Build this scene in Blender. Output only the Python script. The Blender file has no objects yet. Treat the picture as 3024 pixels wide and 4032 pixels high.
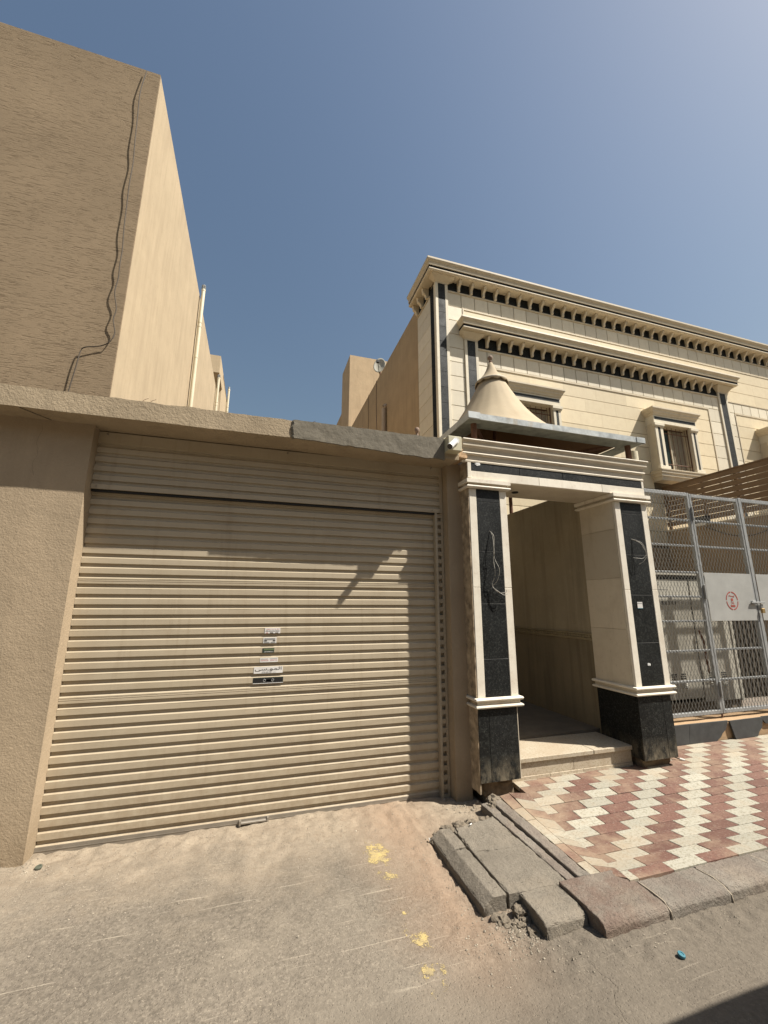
import bpy, bmesh, math, random
from mathutils import Vector, Matrix, noise
random.seed(7)
scene = bpy.context.scene
COL = scene.collection

# ------------------------------------------------------------------ camera, sky, sun, exposure
CAM_Z = 1.6
F_PX, PITCH, YAW, ROLL = 1627.52, 0.217188, 0.296992, 0.0030596
def cam_axes():
    cy, sy, cp, sp = math.cos(YAW), math.sin(YAW), math.cos(PITCH), math.sin(PITCH)
    fwd = Vector((sy*cp, cy*cp, sp)); right = Vector((cy, -sy, 0)); up = right.cross(fwd)
    cr, sr = math.cos(ROLL), math.sin(ROLL)
    return cr*right+sr*up, -sr*right+cr*up, fwd
cam_d = bpy.data.cameras.new('camera'); cam = bpy.data.objects.new('camera', cam_d); COL.objects.link(cam)
r_, u_, f_ = cam_axes()
cam.matrix_world = Matrix(((r_.x, u_.x, -f_.x, 0), (r_.y, u_.y, -f_.y, 0), (r_.z, u_.z, -f_.z, CAM_Z), (0, 0, 0, 1)))
cam_d.sensor_fit = 'VERTICAL'; cam_d.sensor_height = 36.0; cam_d.lens = F_PX/4032*36.0
cam_d.clip_start = 0.05; cam_d.clip_end = 2000
scene.camera = cam

SUN = Vector((1.73, -1.0, 2.72)).normalized()
w = bpy.data.worlds.new('World'); scene.world = w; w.use_nodes = True
wn = w.node_tree.nodes; wl = w.node_tree.links
bg = wn['Background']; sky = wn.new('ShaderNodeTexSky'); sky.sky_type = 'NISHITA'; sky.sun_disc = False
sky.sun_elevation = math.asin(SUN.z); sky.sun_rotation = math.atan2(SUN.x, SUN.y)
sky.altitude = 0; sky.air_density = 1.8; sky.dust_density = 3.2; sky.ozone_density = 3.0
wl.new(sky.outputs[0], bg.inputs[0]); bg.inputs[1].default_value = 0.052
sd = bpy.data.lights.new('sun', 'SUN'); sd.energy = 5.0; sd.angle = math.radians(0.53); sd.color = (1.0, 0.95, 0.87)
so = bpy.data.objects.new('sun', sd); COL.objects.link(so); so.location = (20, -12, 30)
so.rotation_euler = (-SUN).to_track_quat('-Z', 'Y').to_euler()
scene.view_settings.view_transform = 'Standard'; scene.view_settings.look = 'None'
scene.view_settings.exposure = 0.85; scene.view_settings.gamma = 1.0

# ------------------------------------------------------------------ materials
ALB = .78   # overall reflectance of the dusty place
class NB:
    def __init__(s, name):
        s.m = bpy.data.materials.new(name); s.m.use_nodes = True
        s.t = s.m.node_tree; s.N = s.t.nodes; s.b = s.N['Principled BSDF']; s._p = None
    def new(s, typ, **kw):
        n = s.N.new(typ)
        for k, v in kw.items(): setattr(n, k, v)
        return n
    def put(s, sock, v):
        if isinstance(v, bpy.types.NodeSocket): s.t.links.new(v, sock)
        elif v is not None:
            if isinstance(v, (tuple, list)) and len(v) == 3 and sock.type == 'RGBA': v = (*v, 1)
            sock.default_value = v
    def pos(s):
        if s._p is None: s._p = s.new('ShaderNodeNewGeometry').outputs['Position']
        return s._p
    def vec(s, sc=(1, 1, 1), off=(0, 0, 0), rot=(0, 0, 0)):
        n = s.new('ShaderNodeMapping'); s.put(n.inputs['Vector'], s.pos())
        n.inputs['Scale'].default_value = sc; n.inputs['Location'].default_value = off; n.inputs['Rotation'].default_value = rot
        return n.outputs[0]
    def noise(s, scale=5, detail=4, rough=.55, sc=(1, 1, 1), rot=(0, 0, 0), off=(0, 0, 0)):
        n = s.new('ShaderNodeTexNoise'); s.put(n.inputs['Vector'], s.vec(sc, off, rot))
        n.inputs['Scale'].default_value = scale; n.inputs['Detail'].default_value = detail; n.inputs['Roughness'].default_value = rough
        return n.outputs['Fac']
    def voro(s, scale=50, feature='F1', out='Distance', sc=(1, 1, 1)):
        n = s.new('ShaderNodeTexVoronoi', feature=feature); s.put(n.inputs['Vector'], s.vec(sc)); n.inputs['Scale'].default_value = scale
        return n.outputs[out]
    def ramp(s, f, a, b, lo=0.0, hi=1.0):
        n = s.new('ShaderNodeMapRange'); s.put(n.inputs[0], f)
        for i, v in enumerate((a, b, lo, hi)): n.inputs[i+1].default_value = v
        return n.outputs[0]
    def math(s, op, a, b=None, c=None):
        n = s.new('ShaderNodeMath', operation=op)
        for i, v in enumerate((a, b, c)):
            if v is not None: s.put(n.inputs[i], v)
        return n.outputs[0]
    def mix(s, f, a, b, mode='MIX'):
        n = s.new('ShaderNodeMix', data_type='RGBA', blend_type=mode)
        s.put(n.inputs[0], f); s.put(n.inputs[6], a); s.put(n.inputs[7], b)
        return n.outputs[2]
    def rnd(s): return s.new('ShaderNodeObjectInfo').outputs['Random']
    def sep(s):
        n = s.new('ShaderNodeSeparateXYZ'); s.put(n.inputs[0], s.pos()); return n.outputs
    def bump(s, h, strength=.3, dist=.01, prev=None):
        n = s.new('ShaderNodeBump'); s.put(n.inputs['Height'], h)
        n.inputs['Strength'].default_value = strength; n.inputs['Distance'].default_value = dist
        if prev is not None: s.put(n.inputs['Normal'], prev)
        return n.outputs[0]
    def done(s, col, rough=.8, nrm=None, metal=0.0, spec=None):
        col = s.mix(1.0, col, (ALB, ALB, ALB), 'MULTIPLY')
        s.put(s.b.inputs['Base Color'], col); s.put(s.b.inputs['Roughness'], rough); s.put(s.b.inputs['Metallic'], metal)
        if nrm is not None: s.put(s.b.inputs['Normal'], nrm)
        if spec is not None: s.put(s.b.inputs['Specular IOR Level'], spec)
        return s.m

MAT = {}
def sc3(c, k): return tuple(x*k for x in c)

def m_stucco(name, base, grain=90, strength=.5, stain=.12):
    b = NB(name)
    f = b.noise(2.2, 5); g = b.noise(grain, 3, .7); v = b.noise(1.2, 4, .6, sc=(7, 7, .45))
    c = b.mix(b.ramp(f, .3, .7), sc3(base, .88), sc3(base, 1.08))
    c = b.mix(b.math('MULTIPLY', b.ramp(v, .5, .75), stain*3), c, sc3(base, .72))
    c = b.mix(b.ramp(g, .35, .7, 0, .22), c, sc3(base, .7))
    zf = b.math('MULTIPLY', b.ramp(b.sep()[2], .0, .35, 1, 0), b.ramp(b.noise(6, 6, .75, sc=(1, 1, .6)), .35, .62)); c = b.mix(b.math('MULTIPLY', zf, .55), c, (.20, .145, .085))
    c = b.mix(b.ramp(b.noise(10, 6, .78, off=(2, 2, 2)), .56, .70, 0, .3), c, sc3(base, 1.22))
    n = b.bump(b.math('ADD', g, b.math('MULTIPLY', b.noise(grain*.3, 4), .8)), strength, .006)
    n = b.bump(b.noise(3, 3), .3, .02, n)
    return b.done(c, .93, n, spec=.15)
TAN = (.47, .365, .24)
MAT['wall'] = m_stucco('garage_plaster', (.45, .35, .235), 70, .55)
MAT['slab'] = m_stucco('slab_plaster', (.44, .35, .235), 45, .9, .22)
MAT['villa_side'] = m_stucco('villa_side_stucco', (.50, .37, .225), 60, .45, .2)
MAT['yard'] = m_stucco('yard_wall_plaster', (.42, .31, .19), 60, .4, .2)
MAT['passage'] = m_stucco('passage_plaster', (.47, .40, .28), 40, .3, .4)
MAT['tower'] = m_stucco('tower_stucco', (.56, .43, .28), 40, .5, .2)

def m_scratch():
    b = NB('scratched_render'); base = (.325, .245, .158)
    g = b.noise(60, 3, .7); a = b.noise(1, 2, .5, sc=(6.5, 6.5, 90)); a2 = b.noise(1, 2, .5, sc=(10, 10, 130), off=(3, 0, 5))
    patch = b.noise(1.6, 4, .6)
    t = b.math('ADD', a, b.math('MULTIPLY', b.math('SUBTRACT', patch, .5), .2))
    gro = b.math('MAXIMUM', b.ramp(t, .57, .63), b.math('MULTIPLY', b.ramp(a2, .60, .66), .8))
    c = b.mix(b.ramp(b.noise(.9, 5), .3, .7), sc3(base, .9), sc3(base, 1.1))
    c = b.mix(b.math('MULTIPLY', gro, .5), c, (.15, .105, .065))
    c = b.mix(b.ramp(b.noise(1, 5, .7, sc=(2.2, 2.2, .35)), .52, .72, 0, .3), c, sc3(base, .72))
    n = b.bump(b.math('SUBTRACT', b.math('MULTIPLY', g, .3), gro), .55, .012)
    return b.done(c, .95, n, spec=.1)
MAT['scratch'] = m_scratch()

def m_sidewall():
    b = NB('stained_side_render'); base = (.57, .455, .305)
    v = b.noise(1, 5, .65, sc=(4.2, 4.2, .5)); v2 = b.noise(1, 4, .6, sc=(9, 9, .6), off=(2, 1, 0))
    st = b.math('MAXIMUM', b.ramp(v, .50, .68, 0, .8), b.ramp(v2, .52, .68, 0, .7))
    c = b.mix(b.ramp(b.noise(2, 4), .3, .7), sc3(base, .93), sc3(base, 1.05))
    c = b.mix(b.math('MULTIPLY', st, .4), c, (.37, .285, .185))
    c = b.mix(b.ramp(b.noise(13, 5, .75), .52, .68, 0, .25), c, (.40, .31, .20))
    n = b.bump(b.noise(55, 4, .7), .6, .006)
    return b.done(c, .93, n, spec=.1)
MAT['sidewall'] = m_sidewall()

def m_stone(name, base, vein=(.45, .31, .17), amt=.5, rough=.6):
    b = NB(name); r = b.rnd()
    c = b.mix(r, sc3(base, .88), sc3(base, 1.07))
    f = b.noise(6, 6, .65); p = b.noise(26, 4, .7)
    c = b.mix(b.ramp(f, .45, .75, 0, amt), c, tuple(x*.6+y*.4 for x, y in zip(sc3(base, .8), vein)))
    c = b.mix(b.ramp(p, .62, .72, 0, amt*.7), c, vein)
    sv = b.noise(1, 5, .7, sc=(9, 9, .9)); c = b.mix(b.ramp(sv, .54, .72, 0, amt*.8), c, tuple(x*.5+y*.5 for x, y in zip(sc3(base, .7), vein)))
    bl = b.noise(17, 5, .8, off=(3, 1, 2)); c = b.mix(b.ramp(bl, .60, .68, 0, amt), c, tuple(x*.45+y*.55 for x, y in zip(base, vein)))
    n = b.bump(b.noise(70, 3), .12, .003)
    return b.done(c, rough, n, spec=.3)
MAT['lime'] = m_stone('villa_limestone', (.84, .755, .58), amt=.3)
MAT['lime_y'] = m_stone('villa_field_stone', (.83, .70, .47), (.58, .38, .19), .34)
MAT['lime_trim'] = m_stone('villa_trim_stone', (.72, .62, .45), amt=.42)
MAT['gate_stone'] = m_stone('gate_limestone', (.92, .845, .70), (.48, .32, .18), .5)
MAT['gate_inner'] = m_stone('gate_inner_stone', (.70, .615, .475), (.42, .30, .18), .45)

def m_granite(name, lvl=.012, dirt=0.0, rough=.28):
    b = NB(name)
    v = b.noise(55, 4, .85); v2 = b.noise(120, 2, .8)
    c = b.mix(b.ramp(v, .50, .66), (lvl*.55, lvl*.62, lvl*.58), (lvl*7, lvl*7.4, lvl*6.6))
    c = b.mix(b.ramp(v2, .64, .72, 0, .8), c, (.24, .24, .21))
    spl = b.noise(34, 3, .6, sc=(1, 1, .55), off=(4, 4, 9)); c = b.mix(b.ramp(spl, .765, .78), c, (.55, .53, .48))
    c = b.mix(b.math('MULTIPLY', b.rnd(), .25), c, (lvl*4, lvl*4.2, lvl*4))
    rr = b.ramp(b.noise(5, 3), .3, .7, rough, rough+.2)
    if dirt:
        z = b.sep()[2]
        d = b.math('MULTIPLY', b.ramp(z, .16, .16+dirt, 1, 0), b.ramp(b.noise(9, 6, .75, sc=(1, 1, .5)), .42, .62))
        c = b.mix(b.math('MULTIPLY', d, .75), c, (.30, .25, .17)); rr = b.math('ADD', rr, b.math('MULTIPLY', d, .4))
    return b.done(c, rr, b.bump(b.noise(40, 2), .04, .002), spec=.22)
MAT['granite'] = m_granite('black_granite', .007, 0, .4)
MAT['granite_base'] = m_granite('black_granite_dusty', .007, .22, .4)
MAT['granite_villa'] = m_granite('villa_black_granite', .012, 0, .5)
MAT['granite_side'] = m_granite('villa_dull_granite', .006, 0, .7)
def m_flat(name, col, rough=.6, metal=0.0, var=.1, nscale=8, bump=.05, bscale=60, spec=None):
    b = NB(name); f = b.noise(nscale, 5, .6)
    c = b.mix(b.ramp(f, .3, .7), sc3(col, 1-var), sc3(col, 1+var))
    return b.done(c, rough, b.bump(b.noise(bscale, 3), bump, .003), metal, spec)
MAT['plinth_slab'] = m_flat('matt_black_slab', (.05, .052, .052), .55, 0, .25, 14)
MAT['joint'] = m_flat('dark_joint', (.16, .125, .08), .95)
MAT['edge_plaster'] = m_flat('crumbling_plaster', (.40, .31, .205), .95, 0, .55, 14, .9, 30)
MAT['floor_dark'] = m_flat('worn_floor_tile', (.17, .14, .10), .8, 0, .2, 5)
MAT['tray'] = m_flat('shaded_gutter_underside', (.20, .21, .175), .7, 0, .3, 12)  # separate dark colour puts the shade under the gutter into its material
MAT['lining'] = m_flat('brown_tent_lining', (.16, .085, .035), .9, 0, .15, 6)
MAT['mortar'] = m_flat('sandy_mortar', (.37, .31, .23), .95, 0, .2, 20, .6, 40)
MAT['void'] = m_flat('raw_plaster_core', (.20, .15, .095), .95, 0, .3, 20, .8, 30)

def m_shutter():
    b = NB('shutter_paint'); base = (.51, .428, .305)
    f = b.noise(1, 4, .6, sc=(.7, 1, 9)); d = b.noise(3, 6, .7, sc=(1, 1, .5))
    c = b.mix(b.ramp(f, .3, .7), sc3(base, .93), sc3(base, 1.04))
    c = b.mix(b.ramp(d, .5, .75, 0, .4), c, (.37, .29, .19))
    st = b.noise(1, 5, .7, sc=(16, 1, 1.1)); c = b.mix(b.ramp(st, .56, .72, 0, .35), c, (.34, .265, .175))
    z = b.sep()[2]
    c = b.mix(b.math('MULTIPLY', b.ramp(z, .0, .8, 1, 0), b.ramp(b.noise(11, 6, .75), .38, .68, 0, .75)), c, (.33, .245, .155))
    return b.done(c, .42, b.bump(b.noise(4, 3, .5, sc=(.6, 1, 5)), .12, .006), spec=.4)
MAT['shutter'] = m_shutter()
MAT['rail_alu'] = m_flat('shutter_bottom_rail', (.33, .29, .235), .5, .4, .15, 12)
MAT['galv'] = m_flat('fence_grey_paint', (.33, .335, .325), .55, .1, .15, 10)
MAT['mesh_wire'] = m_flat('mesh_dull_paint', (.21, .205, .185), .6, 0, .1, 10)
MAT['kiosk'] = m_flat('kiosk_paint', (.50, .47, .39), .55, 0, .08, 4)
MAT['kiosk_dark'] = m_flat('kiosk_fins', (.10, .08, .055), .7)
MAT['kiosk_base'] = m_flat('kiosk_base', (.17, .13, .085), .85, 0, .2)
MAT['panel'] = m_flat('gate_sheet_paint', (.42, .415, .385), .5, .0, .10, 5, .15, 6)
MAT['black'] = m_flat('black_rubber', (.012, .012, .012), .5)
MAT['ink'] = m_flat('black_print', (.03, .025, .022), .7)
MAT['red_ink'] = m_flat('red_stencil', (.42, .06, .035), .7)
MAT['pink_ink'] = m_flat('red_print', (.55, .16, .15), .7)
MAT['paper'] = m_flat('sticker_white', (.78, .75, .70), .45)
MAT['foil'] = m_flat('dark_foil', (.06, .08, .07), .25, .3, .3, 60)
MAT['green_foil'] = m_flat('green_print', (.13, .17, .08), .4)
MAT['grey_print'] = m_flat('grey_print', (.33, .33, .31), .5)
MAT['white_plastic'] = m_flat('white_plastic', (.80, .79, .75), .35, 0, .04)
MAT['box_plastic'] = m_flat('junction_box_plastic', (.55, .50, .34), .5, 0, .08)
MAT['lens'] = m_flat('camera_glass', (.006, .006, .008), .08)
MAT['pvc'] = m_flat('cream_pvc', (.72, .65, .47), .4, 0, .06, 3)
MAT['pvc_dull'] = m_flat('tan_painted_pipe', (.50, .40, .29), .6)
MAT['rust'] = m_flat('rusty_iron', (.16, .075, .04), .8, .2, .3, 30)
MAT['wire_pale'] = m_flat('grey_cable', (.40, .37, .31), .6)
MAT['wire_shadowed'] = m_flat('cable_with_shadow', (.085, .065, .045), .8)  # pale cable coloured dark to include the shadow line beside it
MAT['wire_dark'] = m_flat('brown_cable', (.075, .055, .04), .7)
MAT['slat'] = m_flat('brown_slat_paint', (.215, .13, .065), .55, 0, .12, 5)
MAT['ball'] = m_flat('terracotta_knob', (.25, .17, .12), .8, 0, .2, 30)
MAT['dish'] = m_flat('dish_paint', (.38, .36, .29), .55)
MAT['blue'] = m_flat('blue_cap', (.05, .20, .25), .5)
MAT['dark_cap'] = m_flat('dark_cap', (.10, .11, .08), .5)
MAT['brass'] = m_flat('brass', (.40, .27, .11), .45, .6)
MAT['cement'] = m_stucco('fresh_cement', (.225, .20, .155), 30, .6, .15)
MAT['orange_plaster'] = m_stucco('orange_plaster', (.50, .34, .20), 50, .6, .1)
MAT['white_patch'] = m_flat('white_filler', (.75, .74, .70), .8)
MAT['frame_brown'] = m_flat('brown_window_frame', (.10, .05, .03), .5)
MAT['curtain'] = m_flat('pale_curtain', (.42, .36, .26), .9)

def m_galv():
    b = NB('galvanised_gutter'); base = (.50, .525, .51)
    v = b.noise(9, 5, .7); d = b.noise(1, 5, .7, sc=(9, 9, 2.5))
    c = b.mix(b.ramp(v, .35, .65), sc3(base, .72), sc3(base, 1.15))
    c = b.mix(b.ramp(d, .56, .68, 0, .7), c, (.36, .30, .20))
    return b.done(c, b.ramp(v, .3, .7, .35, .6), b.bump(b.noise(5, 2), .2, .01), .15)
MAT['gutter'] = m_galv()
def m_fabric():
    b = NB('tent_fabric'); base = (.50, .405, .27)
    f = b.noise(3, 5, .6); wv = b.noise(300, 2)
    c = b.mix(b.ramp(f, .3, .75), sc3(base, .88), sc3(base, 1.06))
    d = b.noise(1, 5, .65, sc=(5, 5, .9)); c = b.mix(b.ramp(d, .55, .75, 0, .35), c, (.36, .26, .14))
    return b.done(c, .8, b.bump(wv, .15, .002), spec=.2)
MAT['fabric'] = m_fabric()
def m_concrete(name, base, red=0.0):
    b = NB(name)
    f = b.noise(3.5, 6, .65); g = b.noise(120, 3, .7); p = b.voro(90)
    c = b.mix(b.ramp(f, .3, .72), sc3(base, .72), sc3(base, 1.15))
    c = b.mix(b.ramp(g, .4, .75, 0, .35), c, sc3(base, .55))
    if red:
        c = b.mix(b.ramp(b.noise(4, 5, .7, off=(7, 2, 0)), .42, .56, 0, red), c, (.15, .075, .055))
    d = b.noise(2.3, 6, .7, off=(1, 5, 2)); c = b.mix(b.ramp(d, .52, .75, 0, .5), c, (.36, .295, .215))
    c = b.mix(b.ramp(b.noise(48, 4, .85, off=(4, 4, 1)), .57, .66, 0, .55), c, sc3(base, .42)); c = b.mix(b.ramp(b.noise(60, 3, .85, off=(1, 9, 4)), .62, .70, 0, .5), c, sc3(base, 1.7))
    n = b.bump(b.math('SUBTRACT', b.noise(55, 4, .8), b.ramp(p, 0, .25, .7, 0)), .9, .008); n = b.bump(b.noise(16, 6, .75), .7, .016, n)
    return b.done(c, .93, n, spec=.15)
MAT['concrete'] = m_concrete('grey_concrete', (.27, .235, .185))
MAT['kerb'] = m_concrete('dusty_kerb_concrete', (.285, .25, .205), .18)
MAT['kerb_red'] = m_concrete('faded_red_kerb', (.27, .225, .18), .4)
MAT['rubble'] = m_concrete('broken_concrete', (.235, .195, .145))
def m_terrazzo(name, base, chip, k):
    b = NB(name); v = b.voro(150, out='Color'); s = b.noise(62, 3, .8)
    r = b.rnd()
    c = b.mix(r, sc3(base, .82), sc3(base, 1.1))
    c = b.mix(b.ramp(s, .5, .62, 0, .85), c, chip)
    c = b.mix(b.ramp(b.noise(75, 2, .7, off=(3, 3, 3)), .58, .66, 0, k), c, (.55, .49, .38))
    xy = b.sep(); sd_ = b.math('ADD', b.ramp(xy[0], 2.0, 2.7, .17, 0), b.ramp(xy[1], 3.1, 3.7, 0, .10))
    d = b.math('ADD', b.noise(3.2, 6, .7), sd_); c = b.mix(b.ramp(d, .5, .82, 0, .8), c, (.42, .32, .215))
    return b.done(c, .75, b.bump(s, .35, .002), spec=.25)
MAT['tile_red'] = m_terrazzo('red_terrazzo', (.19, .10, .074), (.12, .06, .046), .24)
MAT['tile_white'] = m_terrazzo('white_terrazzo', (.43, .405, .325), (.24, .21, .15), .35)
MAT['step_tile'] = m_terrazzo('cream_terrazzo', (.60, .52, .39), (.34, .27, .175), .35)
def m_ground():
    b = NB('dusty_asphalt'); xyz = b.sep()
    asp = (.222, .188, .146)
    f = b.noise(.9, 6, .62); g = b.noise(150, 3, .75); gg = b.noise(55, 4, .7); p = b.voro(70)
    c = b.mix(b.ramp(f, .32, .7), sc3(asp, .86), sc3(asp, 1.14))
    c = b.mix(b.ramp(gg, .46, .62, 0, .7), c, sc3(asp, .58))
    c = b.mix(b.ramp(b.noise(38, 4, .8, off=(8, 1, 0)), .58, .68, 0, .5), c, sc3(asp, 1.5))
    c = b.mix(b.ramp(b.noise(95, 2, .8), .64, .72, 0, .8), c, (.50, .42, .31))
    vc = b.new('ShaderNodeTexVoronoi'); b.put(vc.inputs['Vector'], b.vec()); vc.inputs['Scale'].default_value = 105
    cell = b.new('ShaderNodeSeparateColor'); b.put(cell.inputs[0], vc.outputs['Color'])
    c = b.mix(b.ramp(cell.outputs[0], .80, .95, 0, .22), c, (.46, .395, .305)); c = b.mix(b.ramp(cell.outputs[1], .78, .95, 0, .28), c, (.11, .095, .072))
    # cracks
    vd = b.new('ShaderNodeVectorMath', operation='ADD'); nz = b.new('ShaderNodeTexNoise'); b.put(nz.inputs['Vector'], b.vec()); nz.inputs['Scale'].default_value = 3.5; nz.inputs['Detail'].default_value = 5
    sc_ = b.new('ShaderNodeVectorMath', operation='SCALE'); b.put(sc_.inputs[0], nz.outputs['Color']); sc_.inputs['Scale'].default_value = .45
    b.put(vd.inputs[0], b.vec()); b.put(vd.inputs[1], sc_.outputs[0])
    ve = b.new('ShaderNodeTexVoronoi', feature='DISTANCE_TO_EDGE'); b.put(ve.inputs['Vector'], vd.outputs[0]); ve.inputs['Scale'].default_value = .62
    crk = b.math('MULTIPLY', b.ramp(ve.outputs['Distance'], .001, .0032, 1, 0), b.ramp(b.noise(1.7, 4, off=(5, 5, 0)), .50, .58))
    c = b.mix(b.math('MULTIPLY', crk, .12), c, (.085, .065, .045))
    # pale scrape marks
    s1 = b.noise(1, 3, .6, sc=(1.6, 60, 1), rot=(0, 0, math.radians(-24))); s2 = b.noise(1, 3, .6, sc=(30, 1.3, 1), rot=(0, 0, math.radians(18)), off=(4, 0, 0))
    mk = b.noise(1.6, 3, off=(9, 0, 0))
    scr = b.math('MULTIPLY', b.ramp(s1, .63, .68), b.ramp(mk, .44, .52))
    c = b.mix(b.math('MULTIPLY', scr, .6), c, (.50, .43, .33))
    scr2 = b.math('MULTIPLY', b.ramp(s2, .66, .70), b.ramp(b.noise(1.3, 3, off=(2, 7, 0)), .5, .58)); c = b.mix(b.math('MULTIPLY', scr2, .0), c, (.48, .41, .31))
    pale = b.ramp(b.noise(1.9, 6, .75, off=(6, 3, 0)), .54, .72, 0, .38); c = b.mix(pale, c, (.375, .318, .24))
    low = b.ramp(b.math('ADD', xyz[1], b.math('MULTIPLY', b.math('SUBTRACT', b.noise(4, 5, .7), .5), .12)), 1.98, 2.06, 1, 0); c = b.mix(b.math('MULTIPLY', low, .6), c, sc3(asp, .70))
    pal2 = b.ramp(b.noise(.75, 5, .65, off=(1.3, 2.2, 0)),   .48, .66, 0, .26); c = b.mix(pal2, c, (.37, .318, .245))
    # tyre-dark blotches, sand washed to the foot of the wall and the kerb
    c = b.mix(b.ramp(b.noise(1.7, 6, .75, off=(3, 8, 0)), .54, .70, 0, .55), c, sc3(asp, .55))
    wob = b.math('MULTIPLY', b.math('SUBTRACT', b.noise(2.6, 6, .7), .5), 1.5)
    yd = b.math('ADD', xyz[1], b.math('MULTIPLY', xyz[0], .10))
    sand = b.ramp(b.math('ADD', yd, wob), 2.7, 3.5)
    c = b.mix(b.math('MULTIPLY', sand, .9), c, b.mix(b.ramp(b.noise(7, 6, .7), .3, .7), (.285, .228, .165), (.43, .355, .26)))
    c = b.mix(b.math('MULTIPLY', sand, b.ramp(b.noise(30, 5, .75, off=(2, 6, 0)), .52, .68, 0, .6)), c, (.20, .145, .095))
    kd = b.math('ADD', b.math('ABSOLUTE', b.math('SUBTRACT', xyz[0], 1.12)), b.math('MULTIPLY', wob, .35))
    k2 = b.math('MULTIPLY', b.ramp(kd, .02, .42, 1, 0), b.ramp(xyz[1], 1.7, 2.3))
    c = b.mix(b.math('MULTIPLY', k2, .5), c, (.36, .235, .15))
    h = b.math('SUBTRACT', b.math('SUBTRACT', gg, b.math('MULTIPLY', b.ramp(p, 0, .3, 1, 0), .5)), b.math('MULTIPLY', crk, .3))
    n = b.bump(h, .8, .007); n = b.bump(g, .45, .003, n)
    return b.done(c, .95, n, spec=.12)
MAT['ground'] = m_ground()
def m_yellow():
    b = NB('worn_yellow_paint'); c = b.mix(b.ramp(b.noise(24, 5, .75), .36, .62), (.40, .32, .18), (.60, .46, .19))
    at = b.new('ShaderNodeAttribute', attribute_name='wear').outputs['Fac']
    f = b.math('ADD', b.math('MULTIPLY', b.noise(15, 7, .72), 1.0), b.math('MULTIPLY', b.noise(120, 3, .8), .25))
    f = b.math('ADD', f, b.math('MULTIPLY', b.math('SUBTRACT', at, 1.0), .34))
    m = b.done(c, .95, b.bump(b.noise(60, 4), .6, .004), spec=.1)
    b.put(b.b.inputs['Alpha'], b.ramp(f, .555, .61, 0, .9)); return m
MAT['yellow'] = m_yellow()
MAT['dirt'] = m_flat('loose_dirt', (.30, .215, .135), .98, 0, .3, 25, .9, 60)
MAT['pebble'] = m_flat('pebbles', (.34, .29, .22), .9, 0, .5, 9)
MAT['paint_van'] = m_flat('white_van_paint', (.70, .70, .68), .25)
MAT['glass_dark'] = m_flat('dark_glass', (.012, .018, .015), .06)
MAT['glass_green'] = m_flat('green_window_glass', (.010, .022, .014), .35, spec=.2)
MAT['wainscot'] = m_stucco('wainscot_paint', (.29, .24, .16), 40, .3, .4)
MAT['dado'] = m_stucco('dado_plaster', (.40, .335, .215), 40, .3, .3)

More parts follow.
